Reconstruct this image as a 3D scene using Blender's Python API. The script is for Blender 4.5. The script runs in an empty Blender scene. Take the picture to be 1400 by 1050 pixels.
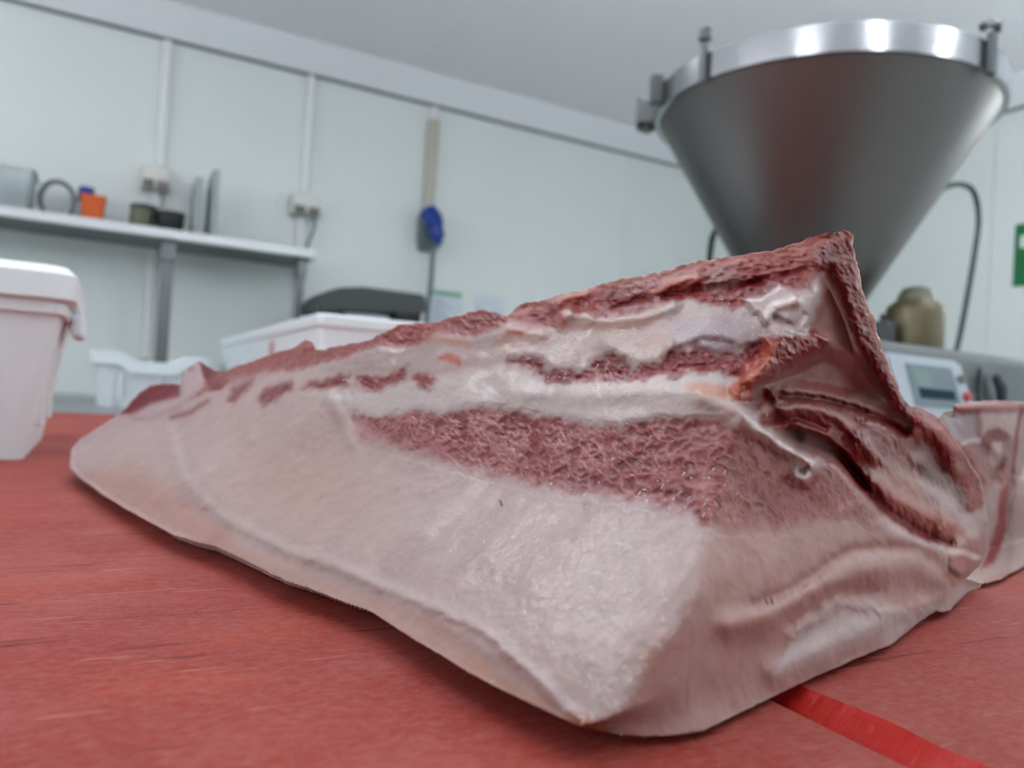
import bpy, bmesh, math, random
import numpy as np
from mathutils import Vector, Matrix, noise as mnoise

random.seed(7)
rng = np.random.default_rng(7)
SC = bpy.context.scene
COL = SC.collection
R = math.radians

# ------------------------------------------------------------------ camera
EYE = Vector((0.0, 0.0, 0.97))
YAW, PITCH, ROLL = R(28.0), R(0.89), R(3.46)
FPX, CX, CY = 1050.0, 700.0, 525.0
F_ = Vector((math.sin(YAW) * math.cos(PITCH), math.cos(YAW) * math.cos(PITCH), math.sin(PITCH)))
R0 = Vector((math.cos(YAW), -math.sin(YAW), 0))
U0 = R0.cross(F_)
R_ = R0 * math.cos(ROLL) + U0 * math.sin(ROLL)
U_ = U0 * math.cos(ROLL) - R0 * math.sin(ROLL)
cd = bpy.data.cameras.new('camera')
cam = bpy.data.objects.new('camera', cd)
COL.objects.link(cam)
cd.sensor_fit = 'HORIZONTAL'
cd.sensor_width = 36.0
cd.lens = 36.0 * FPX / 1400.0
cd.clip_start = 0.01
cam.matrix_world = Matrix(((R_.x, U_.x, -F_.x, EYE.x), (R_.y, U_.y, -F_.y, EYE.y), (R_.z, U_.z, -F_.z, EYE.z), (0, 0, 0, 1)))
cd.dof.use_dof = True
cd.dof.focus_distance = 0.30
cd.dof.aperture_fstop = 9.0
SC.camera = cam

# ------------------------------------------------------------------ world, exposure
W = bpy.data.worlds.new('world')
SC.world = W
W.use_nodes = True
W.node_tree.nodes['Background'].inputs[0].default_value = (0.75, 0.85, 0.95, 1)
W.node_tree.nodes['Background'].inputs[1].default_value = 0.3
SC.view_settings.view_transform = 'Standard'
SC.view_settings.look = 'None'
SC.view_settings.gamma = 1.0
SC.view_settings.use_curve_mapping = False
SC.view_settings.exposure = 0.0
LAMP = 38.8          # emission strength of the ceiling batten diffusers

# ------------------------------------------------------------------ measuring helpers (room axes: x along back wall, y into it)
TOP = 0.88          # cutting board surface
WY, WX = 3.6, 3.55  # back wall, right wall
CEIL = 2.53


def ray(px, py):
    return F_ + R_ * ((px - CX) / FPX) - U_ * ((py - CY) / FPX)


def on_z(px, py, z):
    r = ray(px, py)
    return EYE + r * ((z - EYE.z) / r.z)


def on_y(px, py, y):
    r = ray(px, py)
    return EYE + r * ((y - EYE.y) / r.y)


def on_x(px, py, x):
    r = ray(px, py)
    return EYE + r * ((x - EYE.x) / r.x)


# ------------------------------------------------------------------ materials
def lin(c):
    out = []
    for v in c[:3]:
        v = v / 255.0
        out.append(v / 12.92 if v <= 0.04045 else ((v + 0.055) / 1.055) ** 2.4)
    return out


def mat(name, rgb, rough=0.5, metal=0.0, var=0.0, vscale=8.0, bump=0.0, bscale=60.0, trans=0.0, sss=0.0, emit=0.0, spec=0.5, stretch=None):
    m = bpy.data.materials.new(name)
    m.use_nodes = True
    nt = m.node_tree
    b = nt.nodes['Principled BSDF']
    c = lin(rgb) + [1]
    b.inputs['Base Color'].default_value = c
    b.inputs['Roughness'].default_value = rough
    b.inputs['Metallic'].default_value = metal
    b.inputs['Specular IOR Level'].default_value = spec
    if trans:
        b.inputs['Transmission Weight'].default_value = trans
    if sss:
        b.inputs['Subsurface Weight'].default_value = sss
        b.inputs['Subsurface Radius'].default_value = (1, .8, .7)
        b.inputs['Subsurface Scale'].default_value = 0.004
    if emit:
        b.inputs['Emission Color'].default_value = c
        b.inputs['Emission Strength'].default_value = emit
    if var or bump:
        tc = nt.nodes.new('ShaderNodeTexCoord')
        mp = nt.nodes.new('ShaderNodeMapping')
        nt.links.new(tc.outputs['Object'], mp.inputs['Vector'])
        if stretch:
            mp.inputs['Scale'].default_value = stretch
        n = nt.nodes.new('ShaderNodeTexNoise')
        n.inputs['Scale'].default_value = vscale
        n.inputs['Detail'].default_value = 4
        nt.links.new(mp.outputs[0], n.inputs['Vector'])
        if var:
            mr = nt.nodes.new('ShaderNodeMapRange')
            mr.inputs[3].default_value = 1 - var
            mr.inputs[4].default_value = 1 + var
            nt.links.new(n.outputs[0], mr.inputs[0])
            mx = nt.nodes.new('ShaderNodeVectorMath')
            mx.operation = 'SCALE'
            mx.inputs[0].default_value = c[:3]
            nt.links.new(mr.outputs[0], mx.inputs['Scale'])
            nt.links.new(mx.outputs[0], b.inputs['Base Color'])
        if bump:
            n2 = nt.nodes.new('ShaderNodeTexNoise')
            n2.inputs['Scale'].default_value = bscale
            n2.inputs['Detail'].default_value = 3
            nt.links.new(mp.outputs[0], n2.inputs['Vector'])
            bp = nt.nodes.new('ShaderNodeBump')
            bp.inputs['Strength'].default_value = bump
            bp.inputs['Distance'].default_value = 0.002
            nt.links.new(n2.outputs[0], bp.inputs['Height'])
            nt.links.new(bp.outputs[0], b.inputs['Normal'])
    return m


M = {}
M['panel'] = mat('glossy_wall_panel', (234, 241, 239), 0.28, var=0.02, vscale=1.5)
M['joint'] = mat('white_joint_profile', (242, 245, 247), 0.25, var=0.01)
M['ceiling'] = mat('ceiling_panel', (243, 245, 249), 0.5, var=0.015, vscale=1.0)
M['cove'] = mat('cove_profile', (238, 242, 246), 0.4)
M['seal'] = mat('grey_seal', (120, 126, 128), 0.6)
M['floor'] = mat('resin_floor', (208, 206, 203), 0.6, var=0.12, vscale=30)
M['steel'] = mat('brushed_steel', (168, 170, 172), 0.3, 1.0, var=0.04, vscale=20, stretch=(1, 12, 1))
M['steel_dark'] = mat('dull_steel', (120, 124, 126), 0.42, 1.0, var=0.05, vscale=14)
M['steel_bright'] = mat('polished_steel', (172, 174, 177), 0.2, 1.0, var=0.02)
M['steel_cone'] = mat('satin_cone_steel', (112, 110, 108), 0.42, 1.0, var=0.03, vscale=9, stretch=(1, 1, 0.1))
M['counter'] = mat('counter_steel', (165, 172, 174), 0.35, 0.9, var=0.03)
M['white_plastic'] = mat('white_polythene', (222, 232, 235), 0.45, var=0.015, sss=0.1)
M['grey_white'] = mat('grey_white_plastic', (214, 218, 222), 0.45, var=0.02)
M['clear'] = mat('frosted_clear_plastic', (236, 242, 244), 0.3, trans=0.88, var=0.02)
M['socket'] = mat('socket_plastic', (232, 232, 226), 0.4, var=0.02)
M['socket_dark'] = mat('socket_face', (120, 120, 112), 0.5)
M['beige'] = mat('beige_conduit', (196, 192, 178), 0.35, var=0.03)
M['blue'] = mat('blue_plug', (22, 62, 150), 0.4, var=0.05)
M['orange'] = mat('orange_plastic', (226, 98, 24), 0.45, var=0.05)
M['olive'] = mat('olive_glass', (104, 106, 84), 0.3, var=0.15, vscale=30)
M['black'] = mat('black_plastic', (30, 34, 36), 0.45, var=0.1)
M['char'] = mat('charcoal_plastic', (62, 68, 68), 0.4, var=0.08)
M['cable'] = mat('dark_cable', (52, 62, 66), 0.45, var=0.05)
M['cable_grey'] = mat('grey_cable', (110, 122, 126), 0.5, var=0.05)
M['green'] = mat('green_sign', (12, 116, 62), 0.4, var=0.03)
M['greenhead'] = mat('pale_green_print', (130, 190, 160), 0.6)
M['white_sign'] = mat('white_print', (225, 238, 230), 0.5)
M['paper'] = mat('paper', (222, 232, 240), 0.7, var=0.03, vscale=40)
M['print'] = mat('grey_print', (176, 188, 204), 0.7)
M['panel_box'] = mat('control_panel_casing', (170, 182, 190), 0.4, var=0.02)
M['lcd'] = mat('lcd_face', (104, 122, 128), 0.3)
M['lcd_green'] = mat('lcd_green_field', (108, 138, 130), 0.3)
M['lcd_dark'] = mat('lcd_dark_bar', (14, 44, 60), 0.7, spec=.2)
M['red'] = mat('red_button', (186, 70, 78), 0.4)
M['tan'] = mat('smoked_reservoir', (104, 96, 72), 0.35, 0.3, var=0.12, vscale=40)
M['blot'] = mat('faded_red_mark', (196, 158, 158), 0.6)
M['shelf_lip'] = mat('pale_shelf_lip', (226, 230, 232), 0.35, 0.3)
M['tray_grey'] = mat('grey_tray_plastic', (168, 176, 178), 0.5)
M['clamp_steel'] = mat('dull_clamp_steel', (96, 101, 102), 0.5, 0.6, var=.05)
M['lamp'] = mat('lamp_diffuser', (246, 250, 255), 0.5, emit=LAMP)


def board_material():
    m = bpy.data.materials.new('worn_red_board')
    m.use_nodes = True
    nt = m.node_tree
    L = nt.links
    b = nt.nodes['Principled BSDF']
    tc = nt.nodes.new('ShaderNodeTexCoord')

    def nz(scale, stretch, detail=4, rot=0.0, rough=0.55):
        mp = nt.nodes.new('ShaderNodeMapping')
        mp.inputs['Scale'].default_value = stretch
        mp.inputs['Rotation'].default_value = (0, 0, rot)
        L.new(tc.outputs['Object'], mp.inputs['Vector'])
        n = nt.nodes.new('ShaderNodeTexNoise')
        n.inputs['Scale'].default_value = scale
        n.inputs['Detail'].default_value = detail
        n.inputs['Roughness'].default_value = rough
        L.new(mp.outputs[0], n.inputs['Vector'])
        return n.outputs[0]

    def rng_(src, a, c, lo=0.0, hi=1.0):
        mr = nt.nodes.new('ShaderNodeMapRange')
        mr.inputs[1].default_value = a
        mr.inputs[2].default_value = c
        mr.inputs[3].default_value = lo
        mr.inputs[4].default_value = hi
        L.new(src, mr.inputs[0])
        return mr.outputs[0]

    def mix(fac, c1, c2):
        mx = nt.nodes.new('ShaderNodeMix')
        mx.data_type = 'RGBA'
        L.new(fac, mx.inputs[0])
        for i, c in ((6, c1), (7, c2)):
            if isinstance(c, tuple):
                mx.inputs[i].default_value = lin(c) + [1]
            else:
                L.new(c, mx.inputs[i])
        return mx.outputs[2]

    base = mix(rng_(nz(9, (1, 1, 1)), .35, .65), (134, 35, 24), (146, 49, 37))
    base = mix(rng_(nz(6, (1, 2.0, 1)), .56, .72), base, (164, 58, 26))          # orange stains
    haze = rng_(nz(210, (1, 1.7, 1), 8, .12, .85), .42, .72, 0, .75)               # pale fibres of worn plastic along x
    base = mix(haze, base, (168, 106, 100))
    dark = rng_(nz(170, (.7, 2.4, 1), 7, -.05, .8), .53, .70, 0, .75)
    blot = rng_(nz(14, (1, 1.6, 1), 5, .3, .6), .45, .75, 0, .55)
    base = mix(blot, base, (164, 96, 88))
    base = mix(dark, base, (140, 42, 40))
    sc1 = rng_(nz(60, (.3, 4, 1), 3, .85, .6), .66, .72, 0, .5)                 # pale knife scratches
    sc2 = rng_(nz(55, (.3, 4, 1), 3, -.5, .6), .66, .72, 0, .45)
    sc3 = rng_(nz(44, (.32, 5, 1), 4, -.12, .6), .635, .69, 0, .85)                 # dark cuts
    base = mix(sc1, base, (192, 126, 116))
    base = mix(sc2, base, (192, 126, 116))
    base = mix(sc3, base, (92, 22, 22))
    L.new(base, b.inputs['Base Color'])
    b.inputs['Roughness'].default_value = 0.6
    b.inputs['Specular IOR Level'].default_value = 0.25
    bp = nt.nodes.new('ShaderNodeBump')
    bp.inputs['Strength'].default_value = 0.5
    bp.inputs['Distance'].default_value = 0.0008
    L.new(nz(300, (1, 2.2, 1), 5, .1, .75), bp.inputs['Height'])
    L.new(bp.outputs[0], b.inputs['Normal'])
    return m


M['board'] = board_material()
M['board_edge'] = mat('unworn_red_edge', (182, 38, 32), 0.4, var=0.12, vscale=70, bump=.4, bscale=200, sss=.15)


def meat_material():
    m = bpy.data.materials.new('raw_pork')
    m.use_nodes = True
    nt = m.node_tree
    L = nt.links
    b = nt.nodes['Principled BSDF']
    at = nt.nodes.new('ShaderNodeAttribute')
    at.attribute_name = 'tissue'
    wt = nt.nodes.new('ShaderNodeAttribute')
    wt.attribute_name = 'wet'
    tc = nt.nodes.new('ShaderNodeTexCoord')
    n = nt.nodes.new('ShaderNodeTexNoise')
    n.inputs['Scale'].default_value = 170
    n.inputs['Detail'].default_value = 5
    L.new(tc.outputs['Object'], n.inputs['Vector'])
    mr = nt.nodes.new('ShaderNodeMapRange')
    mr.inputs[3].default_value = .88
    mr.inputs[4].default_value = 1.12
    L.new(n.outputs[0], mr.inputs[0])
    mx = nt.nodes.new('ShaderNodeVectorMath')
    mx.operation = 'SCALE'
    L.new(at.outputs['Color'], mx.inputs[0])
    L.new(mr.outputs[0], mx.inputs['Scale'])
    L.new(mx.outputs[0], b.inputs['Base Color'])
    rr = nt.nodes.new('ShaderNodeMapRange')
    rr.inputs[3].default_value = .50
    rr.inputs[4].default_value = .34
    L.new(wt.outputs['Fac'], rr.inputs[0])
    L.new(rr.outputs[0], b.inputs['Roughness'])
    b.inputs['Specular IOR Level'].default_value = .25
    b.inputs['Subsurface Weight'].default_value = .25
    b.inputs['Subsurface Radius'].default_value = (1.0, .45, .35)
    b.inputs['Subsurface Scale'].default_value = .004
    f = nt.nodes.new('ShaderNodeTexNoise')
    f.inputs['Scale'].default_value = 620
    f.inputs['Detail'].default_value = 4
    f.inputs['Roughness'].default_value = .65
    L.new(tc.outputs['Object'], f.inputs['Vector'])
    bp = nt.nodes.new('ShaderNodeBump')
    bp.inputs['Distance'].default_value = .0012
    bs = nt.nodes.new('ShaderNodeMapRange')
    bs.inputs[3].default_value = .06
    bs.inputs[4].default_value = .28
    L.new(wt.outputs['Fac'], bs.inputs[0])
    L.new(bs.outputs[0], bp.inputs['Strength'])
    L.new(f.outputs[0], bp.inputs['Height'])
    L.new(bp.outputs[0], b.inputs['Normal'])
    # wet film with tiny beads that catch the lamps
    cm = nt.nodes.new('ShaderNodeMath')
    cm.operation = 'MULTIPLY'
    cm.inputs[1].default_value = .48
    L.new(wt.outputs['Fac'], cm.inputs[0])
    L.new(cm.outputs[0], b.inputs['Coat Weight'])
    b.inputs['Coat Roughness'].default_value = .05
    g = nt.nodes.new('ShaderNodeTexNoise')
    g.inputs['Scale'].default_value = 640
    g.inputs['Detail'].default_value = 2
    L.new(tc.outputs['Object'], g.inputs['Vector'])
    gb = nt.nodes.new('ShaderNodeBump')
    gb.inputs['Distance'].default_value = .00036
    gb.inputs['Strength'].default_value = 1.0
    L.new(g.outputs[0], gb.inputs['Height'])
    L.new(gb.outputs[0], b.inputs['Coat Normal'])
    return m


M['meat'] = meat_material()
M['bead'] = mat('glint_bead', (176, 164, 164), 0.06, spec=1.0)  # glossy material of the added glint beads


# ------------------------------------------------------------------ mesh helpers
def obj(name, bm, m, parent=None, smooth=False, loc=None):
    me = bpy.data.meshes.new(name)
    bmesh.ops.recalc_face_normals(bm, faces=bm.faces)
    bm.to_mesh(me)
    bm.free()
    for mm in (m if isinstance(m, (list, tuple)) else [m]):
        me.materials.append(mm)
    o = bpy.data.objects.new(name, me)
    COL.objects.link(o)
    if parent is not None:
        o.parent = parent
        if loc is None:
            o.location = -parent['_at_x'], -parent['_at_y'], -parent['_at_z']
    if smooth:
        for p in me.polygons:
            p.use_smooth = True
        me.set_sharp_from_angle(angle=R(35))
    return o


def thing(name, label, cat, loc, group=None):
    o = bpy.data.objects.new(name, None)
    o.empty_display_size = .05
    COL.objects.link(o)
    o.location = loc
    o['label'] = label
    o['category'] = cat
    o['_at_x'], o['_at_y'], o['_at_z'] = float(loc[0]), float(loc[1]), float(loc[2])
    if group:
        o['group'] = group
    return o


def sub(o, parent_part):
    """make o a sub-part of an existing part (same coordinates)"""
    o.parent = parent_part
    o.location = (0, 0, 0)
    return o


def tag(o, label, cat, group=None):
    o['label'] = label
    o['category'] = cat
    if group:
        o['group'] = group
    return o


def struct(o):
    o['kind'] = 'structure'
    return o


def box(bm, lo, hi, bev=0.0, seg=2, mi=0):
    lo, hi = Vector(lo), Vector(hi)
    vs = [bm.verts.new((x, y, z)) for x in (lo.x, hi.x) for y in (lo.y, hi.y) for z in (lo.z, hi.z)]
    fs = [(0, 1, 3, 2), (4, 6, 7, 5), (0, 4, 5, 1), (2, 3, 7, 6), (0, 2, 6, 4), (1, 5, 7, 3)]
    faces = [bm.faces.new([vs[i] for i in f]) for f in fs]
    for f in faces:
        f.material_index = mi
    if bev:
        es = list({e for f in faces for e in f.edges})
        bmesh.ops.bevel(bm, geom=es, offset=bev, segments=seg, affect='EDGES', profile=.5)
    return bm


def B(lo, hi, bev=0.0, seg=2):
    return box(bmesh.new(), lo, hi, bev, seg)


def loft(bm, rings, cap0=True, cap1=True, closed=True):
    rv = [[bm.verts.new(p) for p in r] for r in rings]
    n = len(rv[0])
    for a, c in zip(rv[:-1], rv[1:]):
        for i in range(n if closed else n - 1):
            j = (i + 1) % n
            bm.faces.new((a[i], a[j], c[j], c[i]))
    if cap0:
        bm.faces.new(rv[0][::-1])
    if cap1:
        bm.faces.new(rv[-1])
    return bm


def circ(c, r, z, n=32, rx=None):
    return [(c[0] + r * math.cos(2 * math.pi * i / n), c[1] + (rx or r) * math.sin(2 * math.pi * i / n), z) for i in range(n)]


def lathe(c, prof, n=32, cap0=True, cap1=True, bm=None):
    return loft(bm or bmesh.new(), [circ(c, r, z, n) for r, z in prof], cap0, cap1)


def rrect(cx, cy, hx, hy, r, z, n=5):
    pts = []
    for sx, sy, a0 in ((1, 1, 0), (-1, 1, 90), (-1, -1, 180), (1, -1, 270)):
        for k in range(n + 1):
            a = R(a0 + 90 * k / n)
            pts.append((cx + sx * (hx - r) + r * math.cos(a), cy + sy * (hy - r) + r * math.sin(a), z))
    return pts


def tube(pts, rad, n=10, bm=None):
    bm = bm or bmesh.new()
    P = [Vector(p) for p in pts]
    rings = []
    up = Vector((0.13, 0.31, 1)).normalized()
    for i, p in enumerate(P):
        t = (P[min(i + 1, len(P) - 1)] - P[max(i - 1, 0)]).normalized()
        a = t.cross(up)
        if a.length < .05:
            a = t.cross(Vector((1, 0, 0)))
        a.normalize()
        c = a.cross(t).normalized()
        r = rad[i] if isinstance(rad, (list, tuple)) else rad
        rings.append([p + a * (r * math.cos(2 * math.pi * k / n)) + c * (r * math.sin(2 * math.pi * k / n)) for k in range(n)])
    return loft(bm, rings)


def smooth_path(pts, k=8):
    P = [Vector(p) for p in pts]
    out = []
    for i in range(len(P) - 1):
        p0, p1, p2, p3 = P[max(i - 1, 0)], P[i], P[i + 1], P[min(i + 2, len(P) - 1)]
        for s in range(k):
            t = s / k
            out.append(.5 * ((2 * p1) + (p2 - p0) * t + (2 * p0 - 5 * p1 + 4 * p2 - p3) * t * t + (3 * p1 - p0 - 3 * p2 + p3) * t ** 3))
    out.append(P[-1])
    return out


# ------------------------------------------------------------------ room shell
X0, Y0 = -3.4, -3.4
struct(obj('floor', B((X0, Y0, -.1), (WX, WY, 0)), M['floor']))
cl = struct(obj('ceiling', B((X0, Y0, CEIL + .008), (WX, WY, CEIL + .08)), M['ceiling']))
for i in range(6):
    x0 = X0 + i * (WX - X0) / 6
    o = obj('ceiling_panel', B((x0 + .0004, Y0, CEIL), (x0 + (WX - X0) / 6 - .0004, WY, CEIL + .02), .002, 1), M['ceiling'])
    o.parent = cl
wl = struct(obj('wall_back', B((X0, WY + .02, 0), (WX, WY + .12, CEIL)), M['seal']))
JX = [0.155 + .608 * k for k in range(-6, 6)]
xs = [X0] + [x for x in JX if X0 + .1 < x < WX - .1] + [WX]
for a, c in zip(xs[:-1], xs[1:]):
    o = obj('wall_panel', B((a + .0015, WY, .1), (c - .0015, WY + .03, CEIL - .01), .0015, 1), M['panel'])
    o.parent = wl
wr = struct(obj('wall_right', B((WX + .02, Y0, 0), (WX + .12, WY, CEIL)), M['seal']))
ys = [Y0 + .61 * k for k in range(12)]
ys = [y for y in ys if y < WY - .1] + [WY]
for a, c in zip(ys[:-1], ys[1:]):
    o = obj('wall_panel', B((WX, a + .0015, .1), (WX + .03, c - .0015, CEIL - .01), .0015, 1), M['panel'])
    o.parent = wr
struct(obj('wall_left', B((X0 - .1, Y0, 0), (X0, WY, CEIL)), M['panel']))
struct(obj('wall_front', B((X0, Y0 - .1, 0), (WX, Y0, CEIL)), M['panel']))
# cove profile between wall and ceiling, with its dark sealing line below
CZ = EYE.z + 1.43


def cove_bm(axis):
    bm = bmesh.new()
    if axis == 'x':
        sec = [(0, -.001, CZ), (0, -.012, CZ), (0, -.085, CEIL - .012), (0, -.085, CEIL - .001), (0, -.001, CEIL - .001)]
        loft(bm, [[(X0, WY + s[1], s[2]) for s in sec], [(WX, WY + s[1], s[2]) for s in sec]])
    else:
        sec = [(-.001, CZ), (-.012, CZ), (-.085, CEIL - .012), (-.085, CEIL - .001), (-.001, CEIL - .001)]
        loft(bm, [[(WX + s[0], Y0, s[1]) for s in sec], [(WX + s[0], WY, s[1]) for s in sec]])
    return bm


struct(obj('trim_1', cove_bm('x'), M['cove']))
struct(obj('trim_2', cove_bm('y'), M['cove']))
struct(obj('trim_3', B((X0, WY - .016, CZ - .012), (WX, WY - .001, CZ + .002), .003, 1), M['seal']))
struct(obj('trim_4', B((WX - .016, Y0, CZ - .012), (WX - .001, WY, CZ + .002), .003, 1), M['seal']))
struct(obj('baseboard_back', B((X0, WY - .02, 0), (WX, WY + .02, .1), .004), M['cove']))
struct(obj('baseboard_right', B((WX - .02, Y0, 0), (WX + .02, WY, .1), .004), M['cove']))
# flat white joint profiles that show on the right part of the back wall
for k, (xj, w) in enumerate(((JX[9], .035), (JX[10], .022))):
    struct(obj('trim_%d' % (5 + k), B((xj - w / 2, WY - .005, .1), (xj + w / 2, WY - .0005, CZ - .012), .002, 1), M['joint']))

# ------------------------------------------------------------------ unseen ceiling tubes, hung below the ceiling to light it; some are added
LAMPS = (((-1.9, 1.5), 'front left', .45, .65), ((-1.9, -.1), 'near left', .6, .95), ((-.1, .95), 'front middle', .3, .65), ((3.15, .85), 'near right, added to brighten the right wall', .3, .8),  # near-right tube added to lift the right wall
         ((1.95, -.55), 'rear right', .45, .25), ((.75, -.5), 'rear middle', .4, .25), ((-.4, .0), 'rear, left of the middle', .25, .25), ((-1.7, -1.9), 'rear left', .6, .95),
         ((2.9, -1.7), 'far rear right', .6, .95), ((-1.5, 2.75), 'nearest the back wall, added to brighten it', .35, .65), ((1.0, 1.6), 'ahead of the table', .3, .4), ((.5, 1.7), 'ahead of the table, left of its twin, both added to brighten the ceiling', .25, .4), ((1.8, .8), 'above the hopper, added to brighten the ceiling', .3, .45))  # back-wall, table-ahead and hopper tubes added to lift wall and ceiling
for (lx, ly), where, HL, HANG in LAMPS:
    t = thing('unseen_ceiling_light', 'white hanging tube lamp %s, unseen above the picture' % where, 'lamp', (lx, ly, CEIL), 'hanging tube lamps')
    zl = CEIL - HANG
    obj('lamp_housing', B((lx - .022, ly - HL - .02, CEIL - .034), (lx + .022, ly + HL + .02, CEIL - .0005), .006), M['joint'], t)
    for s_ in (-HL * .7, HL * .7):
        obj('hanger', tube([(lx, ly + s_, CEIL - .0342), (lx, ly + s_, zl + .018)], .003, 8), M['steel'], t)
    obj('lamp_tube', tube([(lx, ly - HL, zl), (lx, ly + HL, zl)], .02, 14), M['lamp'], t, True)
    for s_ in (-HL, HL):
        obj('tube_holder', B((lx - .0225, ly + s_ - .012, zl - .015), (lx + .02, ly + s_ + .012, zl + .02), .004), M['joint'], t)

# ------------------------------------------------------------------ butcher's table and red boards
SEAM = .1915
TX0, TX1, TY0, TY1 = -1.0, .86, -.45, 1.84
t = thing('butcher_table', 'stainless butcher table carrying the red cutting boards', 'table', (0, .7, 0))
obj('tabletop', B((TX0 - .01, TY0 - .01, .80), (TX1 + .01, TY1 + .004, .8495), .006), M['counter'], t)
for x in (TX0 + .08, TX1 - .08):
    for y in (TY0 + .1, TY1 - .1):
        obj('leg', lathe((x, y), [(.03, 0.0), (.03, .02), (.022, .03), (.022, .80)], 16), M['steel'], t)
obj('undershelf', B((TX0 + .06, TY0 + .08, .22), (TX1 - .06, TY1 - .08, .245), .004), M['counter'], t)


def board(name, x0, x1, wl_, wr_, dl, label):
    """cutting board, worn bevel wl_ wide / dl deep on its left edge, small bevel right"""
    bm = bmesh.new()
    N = 1100
    rings = []
    for i in range(N + 1):
        y = TY0 + (TY1 - TY0) * i / N
        j = (mnoise.noise(Vector((y * 30, x0 * 9, 0))) * .0022 + mnoise.noise(Vector((y * 110, x0 * 9, 3))) * .0016 + mnoise.noise(Vector((y * 260, x0 * 9, 5))) * .0008) * (1 if wl_ > .01 else .3)
        rings.append([(x0, y, .85), (x0, y, TOP - dl), (x0 + wl_ * .5 + j * .5, y, TOP - dl * .42 + j * .3), (x0 + wl_ + j, y, TOP), (x1 - wr_ + j * .3, y, TOP), (x1, y, TOP - wr_), (x1, y, .85)])
    loft(bm, rings)
    bm.normal_update()
    o = obj(name, bm, [M['board'], M['board_edge']])
    for p in o.data.polygons:
        if abs(p.normal.z) < .97:
            p.material_index = 1
    return tag(o, label, 'cutting board', 'red cutting boards')


board('cutting_board', TX0, SEAM - .0012, .004, .0006, .004, 'long worn red cutting board left of the seam, under the big pork slab')
board('cutting_board', SEAM + .0012, TX1, .019, .004, .014, 'worn red cutting board right of the seam, with a bright worn edge')


# ------------------------------------------------------------------ raw pork: sculpting tools
def pip(poly, x, y):
    inside = np.zeros(x.shape, bool)
    n = len(poly)
    for i in range(n):
        x1, y1 = poly[i]
        x2, y2 = poly[(i + 1) % n]
        if y1 == y2:
            continue
        c = ((y1 > y) != (y2 > y)) & (x < (x2 - x1) * (y - y1) / (y2 - y1) + x1)
        inside ^= c
    return inside


def dseg(pts, x, y, closed=False):
    d = np.full(x.shape, 1e9)
    n = len(pts)
    nx = np.zeros_like(d)
    ny = np.zeros_like(d)
    for i in range(n if closed else n - 1):
        x1, y1 = pts[i]
        x2, y2 = pts[(i + 1) % n]
        vx, vy = x2 - x1, y2 - y1
        l2 = vx * vx + vy * vy + 1e-9
        t_ = np.clip(((x - x1) * vx + (y - y1) * vy) / l2, 0, 1)
        qx, qy = x1 + t_ * vx, y1 + t_ * vy
        dd = np.hypot(x - qx, y - qy)
        m_ = dd < d
        d[m_] = dd[m_]
        nx[m_] = qx[m_]
        ny[m_] = qy[m_]
    return d, nx, ny


def sstep(v):
    v = np.clip(v, 0, 1)
    return v * v * (3 - 2 * v)


def poly_mask(poly, soft, x, y):
    xs_, ys_ = [p[0] for p in poly], [p[1] for p in poly]
    pad = soft + 1
    sel = (x > min(xs_) - pad) & (x < max(xs_) + pad) & (y > min(ys_) - pad) & (y < max(ys_) + pad)
    out = np.zeros(x.shape)
    if sel.any():
        xx, yy = x[sel], y[sel]
        d, _, _ = dseg(poly, xx, yy, True)
        s = np.where(pip(poly, xx, yy), d, -d)
        out[sel] = sstep(.5 + .5 * s / max(soft, .01))
    return out


def stroke_mask(pts, w, x, y):
    xs_, ys_ = [p[0] for p in pts], [p[1] for p in pts]
    pad = w * 2.6
    sel = (x > min(xs_) - pad) & (x < max(xs_) + pad) & (y > min(ys_) - pad) & (y < max(ys_) + pad)
    out = np.zeros(x.shape)
    if sel.any():
        d, _, _ = dseg(pts, x[sel], y[sel])
        out[sel] = np.exp(-(d / w) ** 2)
    return out


Fv, Rv, Uv, Ev = np.array(F_), np.array(R_), np.array(U_), np.array(EYE)


def rays(x, y):
    return Fv[None] + Rv[None] * ((x - CX) / FPX)[:, None] - Uv[None] * ((y - CY) / FPX)[:, None]


PF = np.array(on_z(826, 1001, TOP))           # front bottom corner of the slab
TIP = np.array(on_z(95, 652, TOP))            # far left tip
ul = (TIP - PF)
LEN = np.linalg.norm(ul)
ul /= LEN                                     # along the slab
nl = np.array([ul[1], -ul[0], 0.0])           # across the slab (to the right)
if nl[0] < 0:
    nl = -nl
PROF_Z = np.array([-.5, .007, .016, .026, .053, .164, .5])
PROF_S = np.array([.0, 0.0, .006, .017, .056, .144, .42])
# foot line of the long side and of the end face, measured on the board
_zz = np.linspace(-.02, .4, 400)
_ss = np.interp(_zz, PROF_Z, PROF_S)
_kk = np.exp(-np.linspace(-2, 2, 31) ** 2)
_ss = np.convolve(np.pad(_ss, 15, mode='reflect', reflect_type='odd'), _kk / _kk.sum(), 'valid')
PROF_Z, PROF_S = _zz, _ss - np.interp(.008, _zz, _ss)
LONG = [(95, 645), (110, 656), (143, 679), (190, 707), (238, 733), (295, 748), (340, 770), (390, 795), (430, 808), (476, 826), (505, 836), (530, 852), (560, 872), (600, 895), (640, 920), (680, 941), (720, 960), (760, 979), (800, 996), (835, 1003)]
ENDL = [(800, 1003), (835, 1003), (880, 1007), (920, 1006), (960, 1000), (1000, 981), (1057, 953), (1114, 926), (1190, 893), (1217, 883), (1257, 851), (1288, 838), (1300, 834), (1323, 811), (1341, 803), (1368, 792), (1392, 780)]


def foot(pts, z):
    q_ = np.array([on_z(a_, c_, TOP + z) for a_, c_ in pts]) - PF
    return q_ @ ul, q_ @ nl


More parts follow.
